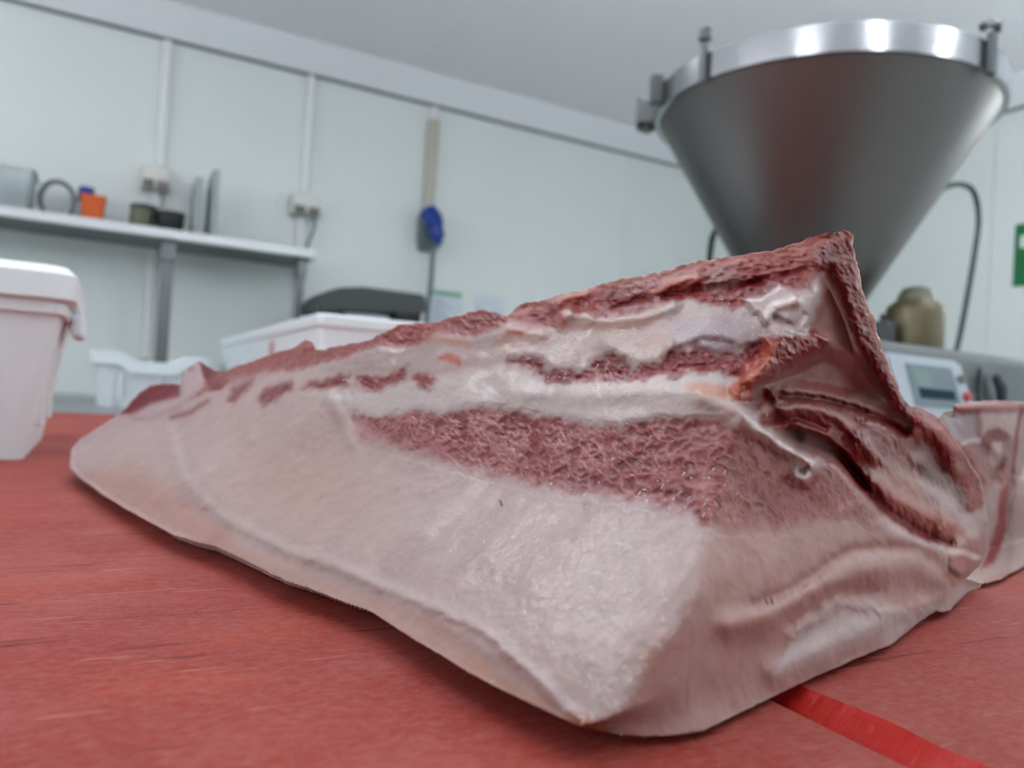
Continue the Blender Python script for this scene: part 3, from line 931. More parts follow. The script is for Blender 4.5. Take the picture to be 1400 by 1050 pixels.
PAINT = [
    FAT,
    # skin side below the ridge
    ('p', [(90, 650), (150, 640), (250, 690), (330, 745), (430, 785), (540, 828), (620, 862), (700, 925), (770, 975), (800, 1010), (600, 960), (300, 800), (90, 700)], 14, (226, 194, 184), 2, None, {}),
    ('s', [(180, 655), (250, 700), (290, 735)], 26, (222, 178, 166), 2, None, {'a': .6}),
    ('s', F_RIDGE, 7, (240, 226, 224), 3, None, {'a': .8}),
    ('p', [(340, 600), (460, 600), (520, 700), (420, 740), (300, 670)], 60, (226, 198, 190), 4, None, {'a': .8}),
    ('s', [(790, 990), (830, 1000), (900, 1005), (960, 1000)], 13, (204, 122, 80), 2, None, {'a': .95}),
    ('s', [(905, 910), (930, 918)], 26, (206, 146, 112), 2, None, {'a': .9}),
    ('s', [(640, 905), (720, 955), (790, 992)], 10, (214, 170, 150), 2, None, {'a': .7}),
    # end face fat
    ('p', [(975, 705), (1165, 690), (1280, 760), (1300, 840), (1100, 940), (960, 1010), (830, 1010), (900, 890), (955, 800)], 14, (230, 196, 190), 3, None, {}),
    ('s', [(1000, 730), (1010, 780), (990, 830)], 25, (228, 190, 180), 2, None, {'a': .7}),
    ('s', CREASE[1:], 6, (218, 176, 168), 2, None, {'a': .7}),
    ('p', [(1050, 940), (1080, 868), (1103, 853), (1133, 834), (1153, 822), (1240, 840), (1281, 818), (1290, 830), (1200, 890)], 6, (248, 234, 232), 6, None, {'a': 1.0}),
    ('s', [(1000, 960), (1110, 915), (1200, 880)], 10, (226, 180, 168), 2, None, {'a': .6}),
    # wet glints on the near fat
    ('p', [(650, 660), (965, 715), (940, 830), (870, 940), (800, 985), (720, 900), (600, 800), (560, 720)], 60, None, 0, None, {'wet': 1.0}),
    ('p', S_LEAN, 9, (160, 56, 62), 7, 'marbled_lean', {'marb': 1.0, 'wet': .45}),
    ('p', [(990, 575), (1120, 630), (1170, 660), (1200, 712), (1165, 692), (1060, 714), (990, 712), (970, 640)], 26, (172, 92, 84), 4, None, {'marb': .55}),
    ('p', [(1120, 640), (1170, 660), (1200, 705), (1150, 698), (1110, 706), (1060, 712), (1050, 680)], 14, (176, 74, 68), 3, None, {'marb': .35, 'a': .9}),
    ('p', [(930, 655), (985, 640), (1020, 690), (1000, 710), (965, 714)], 12, (206, 136, 126), 4, None, {'marb': .7, 'a': .8}),
    ('s', [(500, 592), (560, 606), (640, 630), (740, 656), (850, 670), (930, 690)], 12, (196, 128, 132), 4, None, {'marb': .8, 'a': .6}),
    ('p', S_SEAM, 10, (238, 226, 222), 5, 'fat_seam', {'wet': .8}),
    ('p', [(932, 527), (960, 522), (1005, 530), (1022, 548), (1000, 548), (950, 540)], 6, (234, 176, 150), 2, None, {'wet': .8, 'a': .9}),
    ('s', [(1000, 562), (1060, 602), (1106, 638)], 12, (234, 214, 208), 2, None, {'a': .9}),
    ('p', MEMB, 6, (214, 192, 188), 3, 'membrane', {'wet': .9}),
    ('p', [(900, 440), (1000, 430), (1040, 455), (990, 478), (940, 470)], 14, (196, 178, 184), 3, None, {'a': .9}),
    ('s', [(945, 472), (970, 478), (1000, 476)], 5, (150, 112, 130), 2, None, {'a': .8}),
    ('s', [(770, 445), (830, 446), (900, 436)], 10, (216, 172, 160), 2, None, {'a': .8}),
    ('s', [(850, 455), (900, 470)], 16, (206, 170, 156), 2, None, {'a': .7}),
    ('s', [(690, 468), (740, 462)], 12, (222, 186, 170), 2, None, {'a': .7}),
    ('s', [(768, 432), (766, 445)], 5, (206, 104, 80), 1, None, {'a': .9}),
    ('s', [(695, 452), (712, 456)], 4, (208, 110, 88), 2, None, {'a': .9}),
    ('s', [(585, 464), (610, 462), (640, 470)], 6, (218, 160, 136), 2, None, {'a': .8}),
    ('p', [(598, 489), (612, 483), (628, 487), (630, 500), (618, 496)], 3, (214, 106, 82), 2, 'gristle', {}),
    ('p', PATCH_A, 6, (156, 50, 58), 8, 'lean_seam', {'gran': 1.0, 'wet': .5}),
    ('s', [(800, 518), (870, 516), (960, 500), (1000, 505)], 5, (190, 96, 98), 5, None, {'gran': 1, 'a': .7}),
] + [('p', p, 6, (156, 50, 54), 6, 'lean_seam', {'gran': 1.0, 'wet': .4}) for p in PATCHES] + [
    ('p', CREST, 5, (186, 96, 92), 5, 'backbone', {'gran': 1.0, 'wet': .3}),
    ('p', [(480, 466), (515, 462), (560, 447), (600, 445), (585, 466), (540, 472), (500, 474)], 7, (180, 92, 90), 5, None, {'gran': 1}),
    ('p', [(610, 440), (650, 428), (692, 434), (680, 450), (640, 458), (610, 452)], 8, (164, 70, 70), 5, None, {'gran': 1}),
    ('p', [(720, 415), (755, 412), (765, 430), (745, 445), (715, 440)], 8, (172, 76, 78), 5, None, {'gran': 1}),
    ('p', [(765, 405), (800, 402), (810, 420), (780, 425)], 7, (180, 72, 64), 4, None, {'gran': 1}),
    ('p', [(830, 395), (890, 380), (910, 400), (860, 425), (820, 425)], 12, (158, 66, 70), 6, None, {'gran': 1}),
    ('p', [(890, 410), (960, 388), (1060, 372), (1105, 385), (1030, 410), (960, 405)], 10, (158, 60, 64), 6, None, {'gran': 1}),
    ('p', [(960, 372), (990, 362), (1015, 372), (1005, 392), (965, 398)], 8, (190, 140, 138), 5, None, {'gran': 1}),
    ('p', [(1110, 345), (1140, 330), (1140, 350), (1115, 362)], 6, (194, 140, 142), 4, None, {'gran': 1}),
    ('s', [(895, 398), (915, 386), (950, 378)], 5, (206, 110, 84), 3, None, {'a': .8}),
    ('s', [(772, 408), (800, 400)], 4, (214, 110, 80), 3, None, {'a': .9}),
    ('s', [(700, 428), (760, 410), (850, 388), (960, 362), (1060, 348), (1160, 322)], 4, (222, 164, 150), 5, None, {'a': .7}),
    ('s', [(740, 445), (700, 442), (730, 452)], 5, (214, 170, 164), 2, None, {'a': .7}),
    ('s', [(300, 525), (350, 508), (420, 492), (470, 482)], 7, (196, 122, 116), 4, None, {'a': .6, 'gran': 1}),
    ('p', WALL_, 6, (196, 150, 142), 3, 'membrane', {'wet': .5}),
    ('s', [(1130, 385), (1150, 425), (1170, 475), (1185, 490)], 4, (224, 196, 186), 1, None, {'a': .8}),
    ('p', [(1060, 522), (1100, 500), (1140, 490), (1185, 530), (1160, 545), (1100, 535)], 12, (168, 78, 70), 3, None, {'a': .85}),
    ('s', [(1180, 486), (1196, 515), (1206, 545)], 8, (214, 178, 176), 3, None, {'a': .8}),
    ('p', BONE, 5, (160, 72, 72), 3, 'backbone', {'gran': .9, 'wet': .3}),
    ('s', [(1166, 330), (1176, 385), (1196, 450), (1214, 500), (1236, 545)], 4, (214, 138, 122), 2, None, {'a': .85}),
    ('p', CART, 4, (234, 214, 212), 3, 'cartilage', {'wet': .8}),
    ('p', LUMP, 4, (176, 74, 68), 4, 'gristle', {'gran': 1, 'wet': .5}),
    ('p', ORNG, 5, (214, 112, 84), 4, 'gristle', {'gran': .8, 'wet': .6}),
    ('s', [(1109, 453), (1133, 466)], 4, (178, 48, 44), 1, None, {}),
    ('p', CAVITY, 7, (158, 66, 62), 5, 'rib_cavity', {'gran': .75, 'wet': .4}),
    ('s', [(1046, 558), (1105, 557), (1142, 568), (1166, 580)], 5, (200, 146, 138), 2, None, {}),
    ('s', [(1066, 540), (1119, 545), (1160, 555), (1200, 570), (1240, 590)], 5, (130, 40, 40), 2, None, {}),
    ('s', [(1045, 575), (1091, 571), (1128, 588), (1160, 610), (1190, 640)], 7, (164, 60, 56), 2, None, {}),
    ('p', HOLE, 4, (176, 140, 136), 2, None, {}),
    ('s', [(1190, 590), (1215, 603), (1240, 625), (1265, 622)], 8, (206, 172, 166), 4, None, {}),
    ('s', [(1190, 618), (1225, 638), (1250, 648)], 7, (186, 142, 132), 4, None, {}),
    ('p', [(1250, 632), (1300, 630), (1320, 670), (1328, 700), (1310, 690), (1285, 665), (1258, 650)], 6, (140, 84, 82), 4, None, {'gran': .5}),
    ('p', [(1180, 633), (1230, 645), (1268, 660), (1300, 680), (1325, 705), (1340, 712), (1350, 738), (1340, 760), (1320, 790), (1296, 780), (1300, 745), (1250, 715), (1205, 690), (1185, 660)], 7, (226, 186, 178), 3, 'fat_seam', {'wet': .3}),
    ('s', [(1200, 668), (1250, 700), (1300, 722)], 12, (214, 140, 126), 3, None, {'a': .8}),
    ('s', [(1262, 662), (1300, 690), (1335, 720), (1338, 745)], 9, (232, 212, 210), 3, None, {'a': .9}),
    ('s', GROOVE, 7, (168, 62, 58), 2, None, {}),
    ('p', [(1240, 560), (1262, 552), (1284, 566), (1306, 588), (1318, 618), (1340, 655), (1346, 690), (1330, 700), (1312, 660), (1290, 625), (1265, 606), (1246, 588)], 5, (178, 86, 80), 4, 'rib_cavity', {'gran': .7}),
    ('s', [(1246, 560), (1262, 559), (1280, 570)], 5, (226, 190, 184), 2, None, {'a': .9}),
    ('s', [(1276, 578), (1296, 596), (1306, 612)], 6, (190, 84, 68), 2, None, {}),
    ('s', [(1284, 568), (1304, 588), (1313, 606)], 3, (226, 146, 116), 1, None, {}),
    ('s', [(1255, 590), (1262, 600)], 5, (216, 178, 172), 2, None, {}),
    ('s', [(1310, 640), (1325, 665), (1330, 690)], 7, (204, 150, 144), 5, None, {'a': .8}),
    ('s', [(1280, 622), (1296, 640)], 5, (206, 152, 144), 5, None, {'a': .7}),
    ('s', [(1150, 612), (1180, 648), (1205, 680)], 12, (140, 48, 46), 3, None, {'a': .9}),
    ('s', [(1200, 640), (1230, 652), (1262, 668)], 3, (226, 172, 156), 2, None, {'a': .9}),
    ('s', [(1300, 782), (1318, 797), (1340, 800)], 6, (222, 190, 178), 3, None, {}),
    ('s', [(1296, 786), (1304, 800)], 4, (208, 130, 104), 2, None, {'a': .8}),
    ('s', [(1268, 752), (1279, 760)], 3, (232, 190, 178), 1, None, {}),
    # left end
    ('p', [(160, 566), (205, 520), (248, 518), (252, 541), (219, 551), (180, 567)], 4, (158, 74, 84), 2, 'rib_cavity', {'gran': .3}),
    ('p', [(246, 515), (250, 502), (271, 490), (279, 531), (248, 555), (200, 575), (180, 570), (207, 552), (246, 545)], 4, (232, 212, 212), 2, 'fat_seam', {}),
    ('s', [(258, 505), (262, 503)], 3, (190, 140, 140), 1, None, {}),
    ('p', [(271, 490), (296, 505), (296, 515), (284, 522), (277, 515)], 3, (140, 42, 48), 2, 'backbone', {'gran': .4}),
    ('p', [(287, 527), (300, 518), (316, 518), (300, 534), (286, 535)], 3, (160, 58, 56), 3, 'lean_seam', {'gran': 1}),
    ('s', [(234, 571), (260, 564), (284, 548)], 4, (172, 118, 122), 2, None, {'a': .9}),
    # hairs
    ('s', [(684, 685), (686, 691)], 1.6, (60, 40, 44), 0, None, {}), ('s', [(1047, 820), (1049, 826)], 1.6, (60, 40, 44), 0, None, {}), ('s', [(1054, 818), (1056, 825)], 1.6, (60, 40, 44), 0, None, {}),
    ('s', [(958, 708), (968, 709)], 3, (160, 44, 40), 1, None, {}),
]


def slab_detail(L0, col, off, fld, x, y):
    n = len(x)
    web_c, dark_c = np.array(lin((224, 172, 170))), np.array(lin((118, 30, 38)))
    pale_c = np.array(lin((222, 158, 148)))
    big = fbm(L0, 55, 4, 5.0)
    fine = fbm(L0, 420, 3, 6.0)
    off += big * .0012 + fine * .00012
    sel = fld['marb'] > .02
    if sel.any():
        Q = L0[sel].copy()
        Q += .0021 * np.stack([fbm(Q, 140, 5, 7.0), fbm(Q, 140, 5, 8.0), fbm(Q, 140, 5, 9.0)], 1)
        w = worley(Q * np.array([1, .75, 1.2]), 215, 1.0)
        w2 = worley(Q, 430, 2.0)
        e1 = 1 - sstep((w[:, 1] - w[:, 0]) / (.30 + .22 * fbm(Q, 120, 3, 15.0)))
        e2 = 1 - sstep((w2[:, 1] - w2[:, 0]) / .30)
        web = np.clip(e1 * .60 + e2 * .40 * sstep(.6 + fbm(Q, 70, 2, 6.5)) + .45 * fbm(Q, 80, 4, 3.0) - .04, 0, 1) * fld['marb'][sel]
        dk = np.clip(sstep(1.0 - 1.3 * w[:, 0]) + .8 * fbm(Q, 130, 3, 16.0), 0, 1) * (1 - web) * .85 * fld['marb'][sel]
        c = col[sel]
        c = c * (1 - dk[:, None]) + dark_c * dk[:, None]
        c = c * (1 - .8 * web[:, None]) + web_c * .8 * web[:, None]
        col[sel] = c
        off[sel] += .0008 * (web - .4) - .0009 * dk
    sel = fld['gran'] > .02
    if sel.any():
        Q = L0[sel]
        w = worley(Q + .001 * np.stack([fbm(Q, 300, 2, 1.0), fbm(Q, 300, 2, 2.0), fbm(Q, 300, 2, 4.0)], 1), 260, 3.0)
        g = fld['gran'][sel]
        a = sstep(1.1 - 1.6 * w[:, 0]) * g
        nn = fbm(Q, 190, 4, 11.0)
        st = fbm(Q * np.array([1, .35, 2.2]), 330, 3, 12.0)
        dk = np.clip(.25 + .9 * nn + .5 * st, 0, 1) * g * .55
        pl = np.clip(-.1 - .8 * nn + .6 * st, 0, 1) * g * .6
        c = col[sel]
        c = c * (1 - dk[:, None]) + c * .55 * dk[:, None]
        c = c * (1 - pl[:, None]) + pale_c * pl[:, None]
        col[sel] = c
        off[sel] += g * (.0009 * a + .0016 * nn + .0011 * st + .0006 * fbm(Q, 700, 2, 14.0))
    # faint mottling of the fat
    col *= (1 + .05 * big + .03 * fine)[:, None]
    lum = col.mean(1)[:, None]
    col = np.clip(lum + (col - lum) * 1.14, 1e-4, 1)
    col = np.where(col > 0, col, 1e-4) ** 1.06 * .435 * np.array([1.02, .965, .965])
    return np.clip(col, 0, 1), off


def slab_thick(x, y):
    return np.interp(x, [90, 250, 700, 1150, 1250, 1320, 1400], [.02, .07, .13, .12, .06, .035, .02])


def jag(px, py):
    if py < 0.0 or py > 600 and px < 1260:
        return .8
    if px < 420:
        return 1.4
    return 2.6 if px < 1240 else 1.2


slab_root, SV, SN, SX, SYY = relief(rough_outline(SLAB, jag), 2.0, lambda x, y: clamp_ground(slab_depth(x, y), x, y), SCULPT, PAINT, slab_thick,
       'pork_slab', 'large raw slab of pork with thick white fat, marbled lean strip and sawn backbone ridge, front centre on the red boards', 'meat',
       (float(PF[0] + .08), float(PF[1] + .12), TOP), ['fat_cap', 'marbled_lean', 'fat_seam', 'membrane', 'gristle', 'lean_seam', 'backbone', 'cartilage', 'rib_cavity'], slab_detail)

# beads added to make glints under the lamps: small flat shapes on the cut face
BEADS = [((820, 850), 60, 55, 200), ((880, 730), 55, 45, 120), ((770, 800), 70, 70, 110), ((830, 950), 35, 30, 50), ((700, 700), 90, 50, 45), ((920, 690), 40, 30, 40),
         ((1000, 440), 30, 16, 40), ((735, 475), 26, 12, 26), ((910, 450), 60, 16, 26), ((600, 515), 90, 18, 26), ((820, 545), 110, 18, 30), ((690, 500), 18, 18, 14), ((1075, 420), 18, 16, 12), ((1030, 560), 20, 16, 12), ((790, 515), 40, 8, 16), ((520, 575), 60, 20, 10)]
bm = bmesh.new()
for (bx_, by_), sx_, sy_, cnt_ in BEADS:
    for k in range(cnt_):
        px, py = bx_ + rng.normal() * sx_, by_ + rng.normal() * sy_
        i = int(np.argmin((SX - px) ** 2 + (SYY - py) ** 2))
        if (SX[i] - px) ** 2 + (SYY[i] - py) ** 2 > 9:
            continue
        n_ = Vector(SN[i])
        a_ = n_.orthogonal().normalized()
        a_.rotate(Matrix.Rotation(rng.uniform(0, 6.28), 3, n_))
        c_ = n_.cross(a_)
        ra, rb = rng.uniform(.0003, .0012), rng.uniform(.0002, .00042)
        o_ = Vector(SV[i])
        hgt = rb * .42
        ring = [bm.verts.new(o_ + a_ * (ra * math.cos(t_)) + c_ * (rb * math.sin(t_)) - n_ * .00004) for t_ in np.linspace(0, 2 * math.pi, 8, endpoint=False)]
        mid_ = [bm.verts.new(o_ + a_ * (ra * .6 * math.cos(t_)) + c_ * (rb * .6 * math.sin(t_)) + n_ * hgt * .75) for t_ in np.linspace(0, 2 * math.pi, 8, endpoint=False)]
        top_ = bm.verts.new(o_ + n_ * hgt)
        for q_ in range(8):
            w_ = (q_ + 1) % 8
            bm.faces.new((ring[q_], ring[w_], mid_[w_], mid_[q_]))
            bm.faces.new((mid_[q_], mid_[w_], top_))
me = bpy.data.meshes.new('glint_beads')
bm.to_mesh(me)
bm.free()
for p in me.polygons:
    p.use_smooth = True
me.materials.append(M['bead'])
o = bpy.data.objects.new('glint_beads', me)
COL.objects.link(o)
o.parent = slab_root
o['kind'] = 'stuff'
o['label'] = PART_LABEL['glint_beads']

# ------------------------------------------------------------------ second piece behind its right end
CUT = [(1276, 600), (1284, 572), (1290, 564), (1303, 562), (1304, 553), (1333, 549), (1364, 547), (1400, 549), (1414, 556), (1406, 580), (1398, 606), (1390, 640), (1386, 652), (1393, 650), (1404, 660), (1428, 690), (1440, 730), (1428, 762), (1404, 772), (1392, 780), (1383, 784), (1368, 792), (1350, 798), (1322, 800), (1300, 770), (1290, 700)]
CUT_SCULPT = [
    ('p', [(1300, 545), (1420, 540), (1400, 562), (1304, 562)], 5, .006, 1),
    ('p', [(1290, 565), (1337, 562), (1340, 600), (1314, 606)], 6, -.006, 0),
    ('s', [(1386, 650), (1378, 700), (1368, 745), (1342, 778)], 6, -.008, 1),
    ('p', [(1390, 640), (1440, 680), (1450, 770), (1380, 770), (1384, 700)], 8, .006, 1),
    ('s', [(1357, 610), (1371, 628)], 8, .005, 1), ('s', [(1360, 655), (1372, 630)], 6, -.006, 1), ('s', [(1395, 560), (1388, 600), (1384, 645)], 4, -.004, 0),
    ('s', [(1330, 625), (1350, 665)], 10, .004, 2),
]
CUT_PAINT = [
    (228, 206, 202),
    ('p', [(1270, 600), (1320, 600), (1351, 612), (1380, 600), (1392, 600), (1384, 655), (1350, 668), (1330, 650), (1290, 640)], 5, (178, 84, 80), 4, 'lean_seam', {'gran': .7, 'wet': .4}),
    ('p', [(1296, 560), (1304, 550), (1366, 543), (1416, 548), (1404, 564), (1360, 562), (1304, 564)], 4, (214, 128, 120), 2, 'backbone', {'gran': .3, 'wet': .4}),
    ('s', [(1310, 552), (1340, 552), (1362, 551)], 3, (230, 180, 170), 2, None, {'a': .8}),
    ('p', [(1288, 566), (1337, 564), (1340, 602), (1314, 606), (1296, 585)], 4, (176, 142, 152), 2, 'membrane', {'wet': .9}),
    ('s', [(1290, 568), (1312, 577)], 4, (216, 200, 204), 2, None, {'a': .8}),
    ('p', [(1340, 566), (1392, 562), (1388, 598), (1372, 584), (1345, 572)], 4, (234, 208, 200), 2, 'fat_seam', {'wet': .5}),
    ('p', [(1338, 608), (1350, 588), (1367, 585), (1384, 598), (1376, 604), (1358, 606), (1350, 618)], 3, (150, 46, 50), 2, 'lean_seam', {'gran': .4}),
    ('p', [(1357, 606), (1368, 604), (1372, 628), (1358, 640), (1352, 630)], 3, (226, 192, 186), 2, 'fat_seam', {}),
    ('s', [(1358, 655), (1371, 632), (1374, 615)], 4, (138, 46, 46), 2, None, {}),
    ('s', [(1397, 556), (1390, 590), (1384, 648)], 3, (172, 82, 80), 1, None, {}),
    ('p', [(1366, 672), (1382, 652), (1377, 697), (1373, 736), (1359, 770), (1341, 778), (1352, 750), (1363, 715)], 4, (178, 78, 76), 2, 'lean_seam', {'gran': .2}),
    ('s', [(1350, 795), (1380, 784)], 5, (214, 160, 142), 2, None, {'a': .7}),
]
relief(rough_outline(CUT, lambda a, c: .9), 2.0, lambda x, y: clamp_ground(slab_depth(x, y, .035), x, y), CUT_SCULPT, CUT_PAINT,
       lambda x, y: np.full(x.shape, .12), 'pork_cut', 'smaller piece of raw pork with white fat behind the right end of the big slab', 'meat',
       (float(on_z(1370, 792, TOP).x), float(on_z(1370, 792, TOP).y), TOP), ['fat_cap', 'fat_seam', 'membrane', 'lean_seam', 'backbone'], slab_detail, .016)


# ------------------------------------------------------------------ stainless worktables along the back
WZ = .872
t = thing('worktable', 'low-lipped stainless worktable behind the red boards, carrying the white tub', 'table', (0, 2.3, 0))
bm = B((-1.3, 1.93, WZ - .04), (.95, 2.72, WZ), .006)
obj('tabletop', bm, M['counter'], t)
for x in (-1.22, .87):
    for y in (2.0, 2.65):
        obj('leg', lathe((x, y), [(.028, 0), (.028, .02), (.02, .03), (.02, WZ - .04)], 14), M['steel'], t)

SY = 3.28
SZ = on_y(210, 318, SY).z
t = thing('wall_bench', 'stainless bench with an over-shelf on posts against the panelled back wall', 'bench', (0, 3.4, 0))
SX1 = on_y(432, 352, SY).x
obj('tabletop', B((-1.4, 2.98, WZ - .04), (1.9, 3.585, WZ), .006), M['counter'], t)
sh = obj('shelf', B((-1.3, SY, SZ - .016), (SX1, 3.592, SZ + .016), .003), M['steel_dark'], t)
sub(obj('shelf_lip', B((-1.302, SY - .012, SZ - .017), (SX1 + .002, SY - .0005, SZ + .021), .005), M['shelf_lip']), sh)
for (px, w) in ((226, .046), (409, .032), (-260, .046)):
    x = on_y(px, 400, SY + .05).x
    p_ = obj('post', B((x - w / 2, SY + .03, WZ - .0), (x + w / 2, SY + .03 + w, SZ - .016), .004), M['steel_dark'], t)
    sub(obj('post_bracket', B((x - w * .62, SY + .022, SZ - .10), (x + w * .62, SY + .04 + w, SZ - .0165), .004), M['steel_dark']), p_)
for x in (-1.3, .3, 1.8):
    for y in (3.05, 3.52):
        obj('leg', lathe((x, y), [(.028, 0), (.028, .02), (.02, .03), (.02, WZ - .04)], 14), M['steel'], t)
ST = SZ + .016


def shelf_x(px, y, z=None):
    return on_y(px, 290, y).x


# things on the shelf
yb = 3.42
x0, x1 = on_y(-40, 250, yb).x, on_y(48, 262, yb).x
t = thing('storage_box', 'frosted clear plastic box at the left end of the wall shelf', 'box', ((x0 + x1) / 2, yb, ST))
hz = on_y(30, 238, yb).z - ST
bm = bmesh.new()
loft(bm, [rrect((x0 + x1) / 2, yb, (x1 - x0) / 2 - .012, .085, .02, ST + .0004), rrect((x0 + x1) / 2, yb, (x1 - x0) / 2, .10, .02, ST + hz),
          rrect((x0 + x1) / 2, yb, (x1 - x0) / 2 - .004, .096, .02, ST + hz), rrect((x0 + x1) / 2, yb, (x1 - x0) / 2 - .016, .081, .018, ST + .005)])
obj('shell', bm, M['clear'], t, True)
bm = bmesh.new()
loft(bm, [rrect((x0 + x1) / 2, yb, (x1 - x0) / 2 + .006, .106, .022, ST + hz - .012), rrect((x0 + x1) / 2, yb, (x1 - x0) / 2 + .006, .106, .022, ST + hz + .001),
          rrect((x0 + x1) / 2, yb, (x1 - x0) / 2 - .003, .097, .02, ST + hz + .001), rrect((x0 + x1) / 2, yb, (x1 - x0) / 2 - .003, .097, .02, ST + hz - .012)], False, False)
obj('rim', bm, M['clear'], t, True)
xr = on_y(79, 265, yb).x
hr = (on_y(77, 243, yb).z - ST) / 2 - .004
t = thing('cable_coil', 'grey coil of cable standing upright on the wall shelf beside the clear box', 'coil', (xr, yb, ST))
for k in range(3):
    pts = [(xr + (hr - .006 - .003 * k) * .82 * math.cos(a), yb - .014 + .014 * k, ST + hr + .001 + (hr - .007) * math.sin(a)) for a in np.linspace(0, 2 * math.pi, 33)]
    obj('loop', tube(pts, .006, 8), M['cable_grey'], t, True)
xo = on_y(127, 283, yb).x
ho = on_y(127, 269, yb).z - ST
t = thing('orange_tub', 'small orange plastic tub on the wall shelf', 'tub', (xo, yb, ST))
obj('body', loft(bmesh.new(), [rrect(xo, yb, .036, .036, .012, ST + .0004), rrect(xo, yb, .042, .042, .012, ST + ho * .85)]), M['orange'], t, True)
obj('lid', loft(bmesh.new(), [rrect(xo, yb, .045, .045, .013, ST + ho * .85), rrect(xo, yb, .045, .045, .013, ST + ho)]), M['orange'], t)
xb = on_y(118, 262, yb + .09).x
hb = on_y(120, 256, yb + .09).z - ST
t = thing('blue_bottle', 'blue capped bottle behind the orange tub on the wall shelf', 'bottle', (xb, yb + .09, ST))
obj('bottle_body', lathe((xb, yb + .1), [(.028, ST + .0004), (.03, ST + .01), (.03, ST + hb * .55), (.024, ST + hb * .66)], 20), M['clear'], t, True)
obj('cap', lathe((xb, yb + .1), [(.027, ST + hb * .62), (.029, ST + hb * .64), (.029, ST + hb * .97), (.025, ST + hb)], 20), M['blue'], t, True)
xt = on_y(196, 292, yb).x
ht = on_y(196, 281, yb).z - ST
t = thing('olive_jar', 'low olive grey jar under the left socket box on the shelf', 'jar', (xt, yb, ST))
obj('glass', lathe((xt, yb), [(.046, ST + .0004), (.05, ST + .008), (.05, ST + ht * .75), (.046, ST + ht * .8)], 24), M['olive'], t, True)
obj('lid', lathe((xt, yb), [(.05, ST + ht * .8), (.051, ST + ht * .82), (.051, ST + ht * .98), (.048, ST + ht)], 24), M['char'], t)
xk = on_y(233, 300, yb - .05).x
hk = on_y(233, 291, yb - .05).z - ST
t = thing('black_dish', 'shallow black dish beside the olive jar on the shelf', 'dish', (xk, yb - .05, ST))
obj('dish', lathe((xk, yb - .05), [(.036, ST + .0004), (.05, ST + hk * .4), (.054, ST + hk), (.051, ST + hk), (.047, ST + hk * .45), (.03, ST + .008)], 28), M['black'], t, True)
for (px, y0_, y1_, ptop, lab) in ((266, 3.40, 3.43, 246, 'left of the two grey trays standing on edge on the shelf'), (288, 3.40, 3.42, 236, 'right and taller of the two grey trays standing on edge on the shelf')):
    x = on_y(px, 280, 3.4).x
    h = on_y(px, ptop, 3.4).z - ST
    t = thing('upright_tray', lab, 'tray', (x, 3.42, ST), 'grey trays on the shelf')
    obj('tray_base', B((x - .004, 3.33, ST + .0004), (x, 3.53, ST + h), .0015), M['tray_grey'], t)
    bm = bmesh.new()
    box(bm, (x + .0002, 3.33, ST + .0004), (x + .022, 3.335, ST + h)); box(bm, (x + .0002, 3.525, ST + .0004), (x + .022, 3.53, ST + h))
    box(bm, (x + .0002, 3.3352, ST + h - .005), (x + .022, 3.5248, ST + h)); box(bm, (x + .0002, 3.3352, ST + .0004), (x + .022, 3.5248, ST + .005))
    obj('tray_rim', bm, M['tray_grey'], t)
xa, xc = on_y(360, 330, 3.38).x, on_y(398, 335, 3.38).x
t = thing('flat_lid', 'thin grey lid lying flat near the right end of the shelf', 'lid', ((xa + xc) / 2, 3.40, ST))
obj('lid_plate', loft(bmesh.new(), [rrect((xa + xc) / 2, 3.40, (xc - xa) / 2, .07, .02, ST + .0004), rrect((xa + xc) / 2, 3.40, (xc - xa) / 2, .07, .02, ST + .012)]), M['cable_grey'], t)
obj('lid_rib', loft(bmesh.new(), [rrect((xa + xc) / 2, 3.40, (xc - xa) / 2 - .015, .055, .02, ST + .0122), rrect((xa + xc) / 2, 3.40, (xc - xa) / 2 - .018, .05, .02, ST + .017)]), M['grey_white'], t)

# ------------------------------------------------------------------ conduits and sockets on the back wall
for px, sy, (pa, pb), lab in ((213, 245, (196, 238), 'left'), (418, 281, (400, 441), 'right')):
    y = WY - .035
    c = on_y(px, sy, y)
    t = thing('socket_trunking', 'white cable trunking with a twin socket box at the %s end of the shelf' % ('middle' if lab == 'left' else 'right'), 'trunking', (c.x, WY, c.z), 'white socket trunkings')
    xm = JX[6] if lab == 'left' else JX[7]
    w = .034
    obj('trunking_cover', B((xm - w / 2, WY - .028, c.z + .06), (xm + w / 2, WY - .0005, CZ - .013), .006, 3), M['joint'], t)
    obj('trunking_cover', B((xm - w / 2 - .003, WY - .028, ST - .5), (xm + w / 2 - .006, WY - .0005, c.z - .05), .006, 3), M['joint'], t)
    hw = (on_y(pb, sy, y).x - on_y(pa, sy, y).x) / 2
    bx = obj('socket_box', B((c.x - hw, WY - .07, c.z - .05), (c.x + hw, WY - .0005, c.z + .05), .01, 3), M['socket'], t)
    for s in (-1, 1):
        f_ = obj('socket_flap', B((c.x + s * hw * .48 - hw * .36, WY - .082, c.z - .052), (c.x + s * hw * .48 + hw * .36, WY - .0705, c.z - .012), .004), M['socket_dark'])
        f_.parent = bx
    if lab == 'right':
        cp = [(c.x + hw * .6, WY - .05, c.z - .046), (c.x + hw * .62, WY - .045, c.z - .10), (c.x + hw * .3, WY - .04, c.z - .18), (c.x + hw * .2, WY - .04, ST + .004)]
        obj('lead', tube(smooth_path(cp), .006, 8), M['cable_grey'], t, True)
xm = on_y(592, 150, WY).x
t = thing('plug_conduit', 'beige wall conduit ending in a blue industrial plug with grey cable', 'conduit', (xm, WY, 1.4))
zb = on_y(588, 288, WY - .03).z
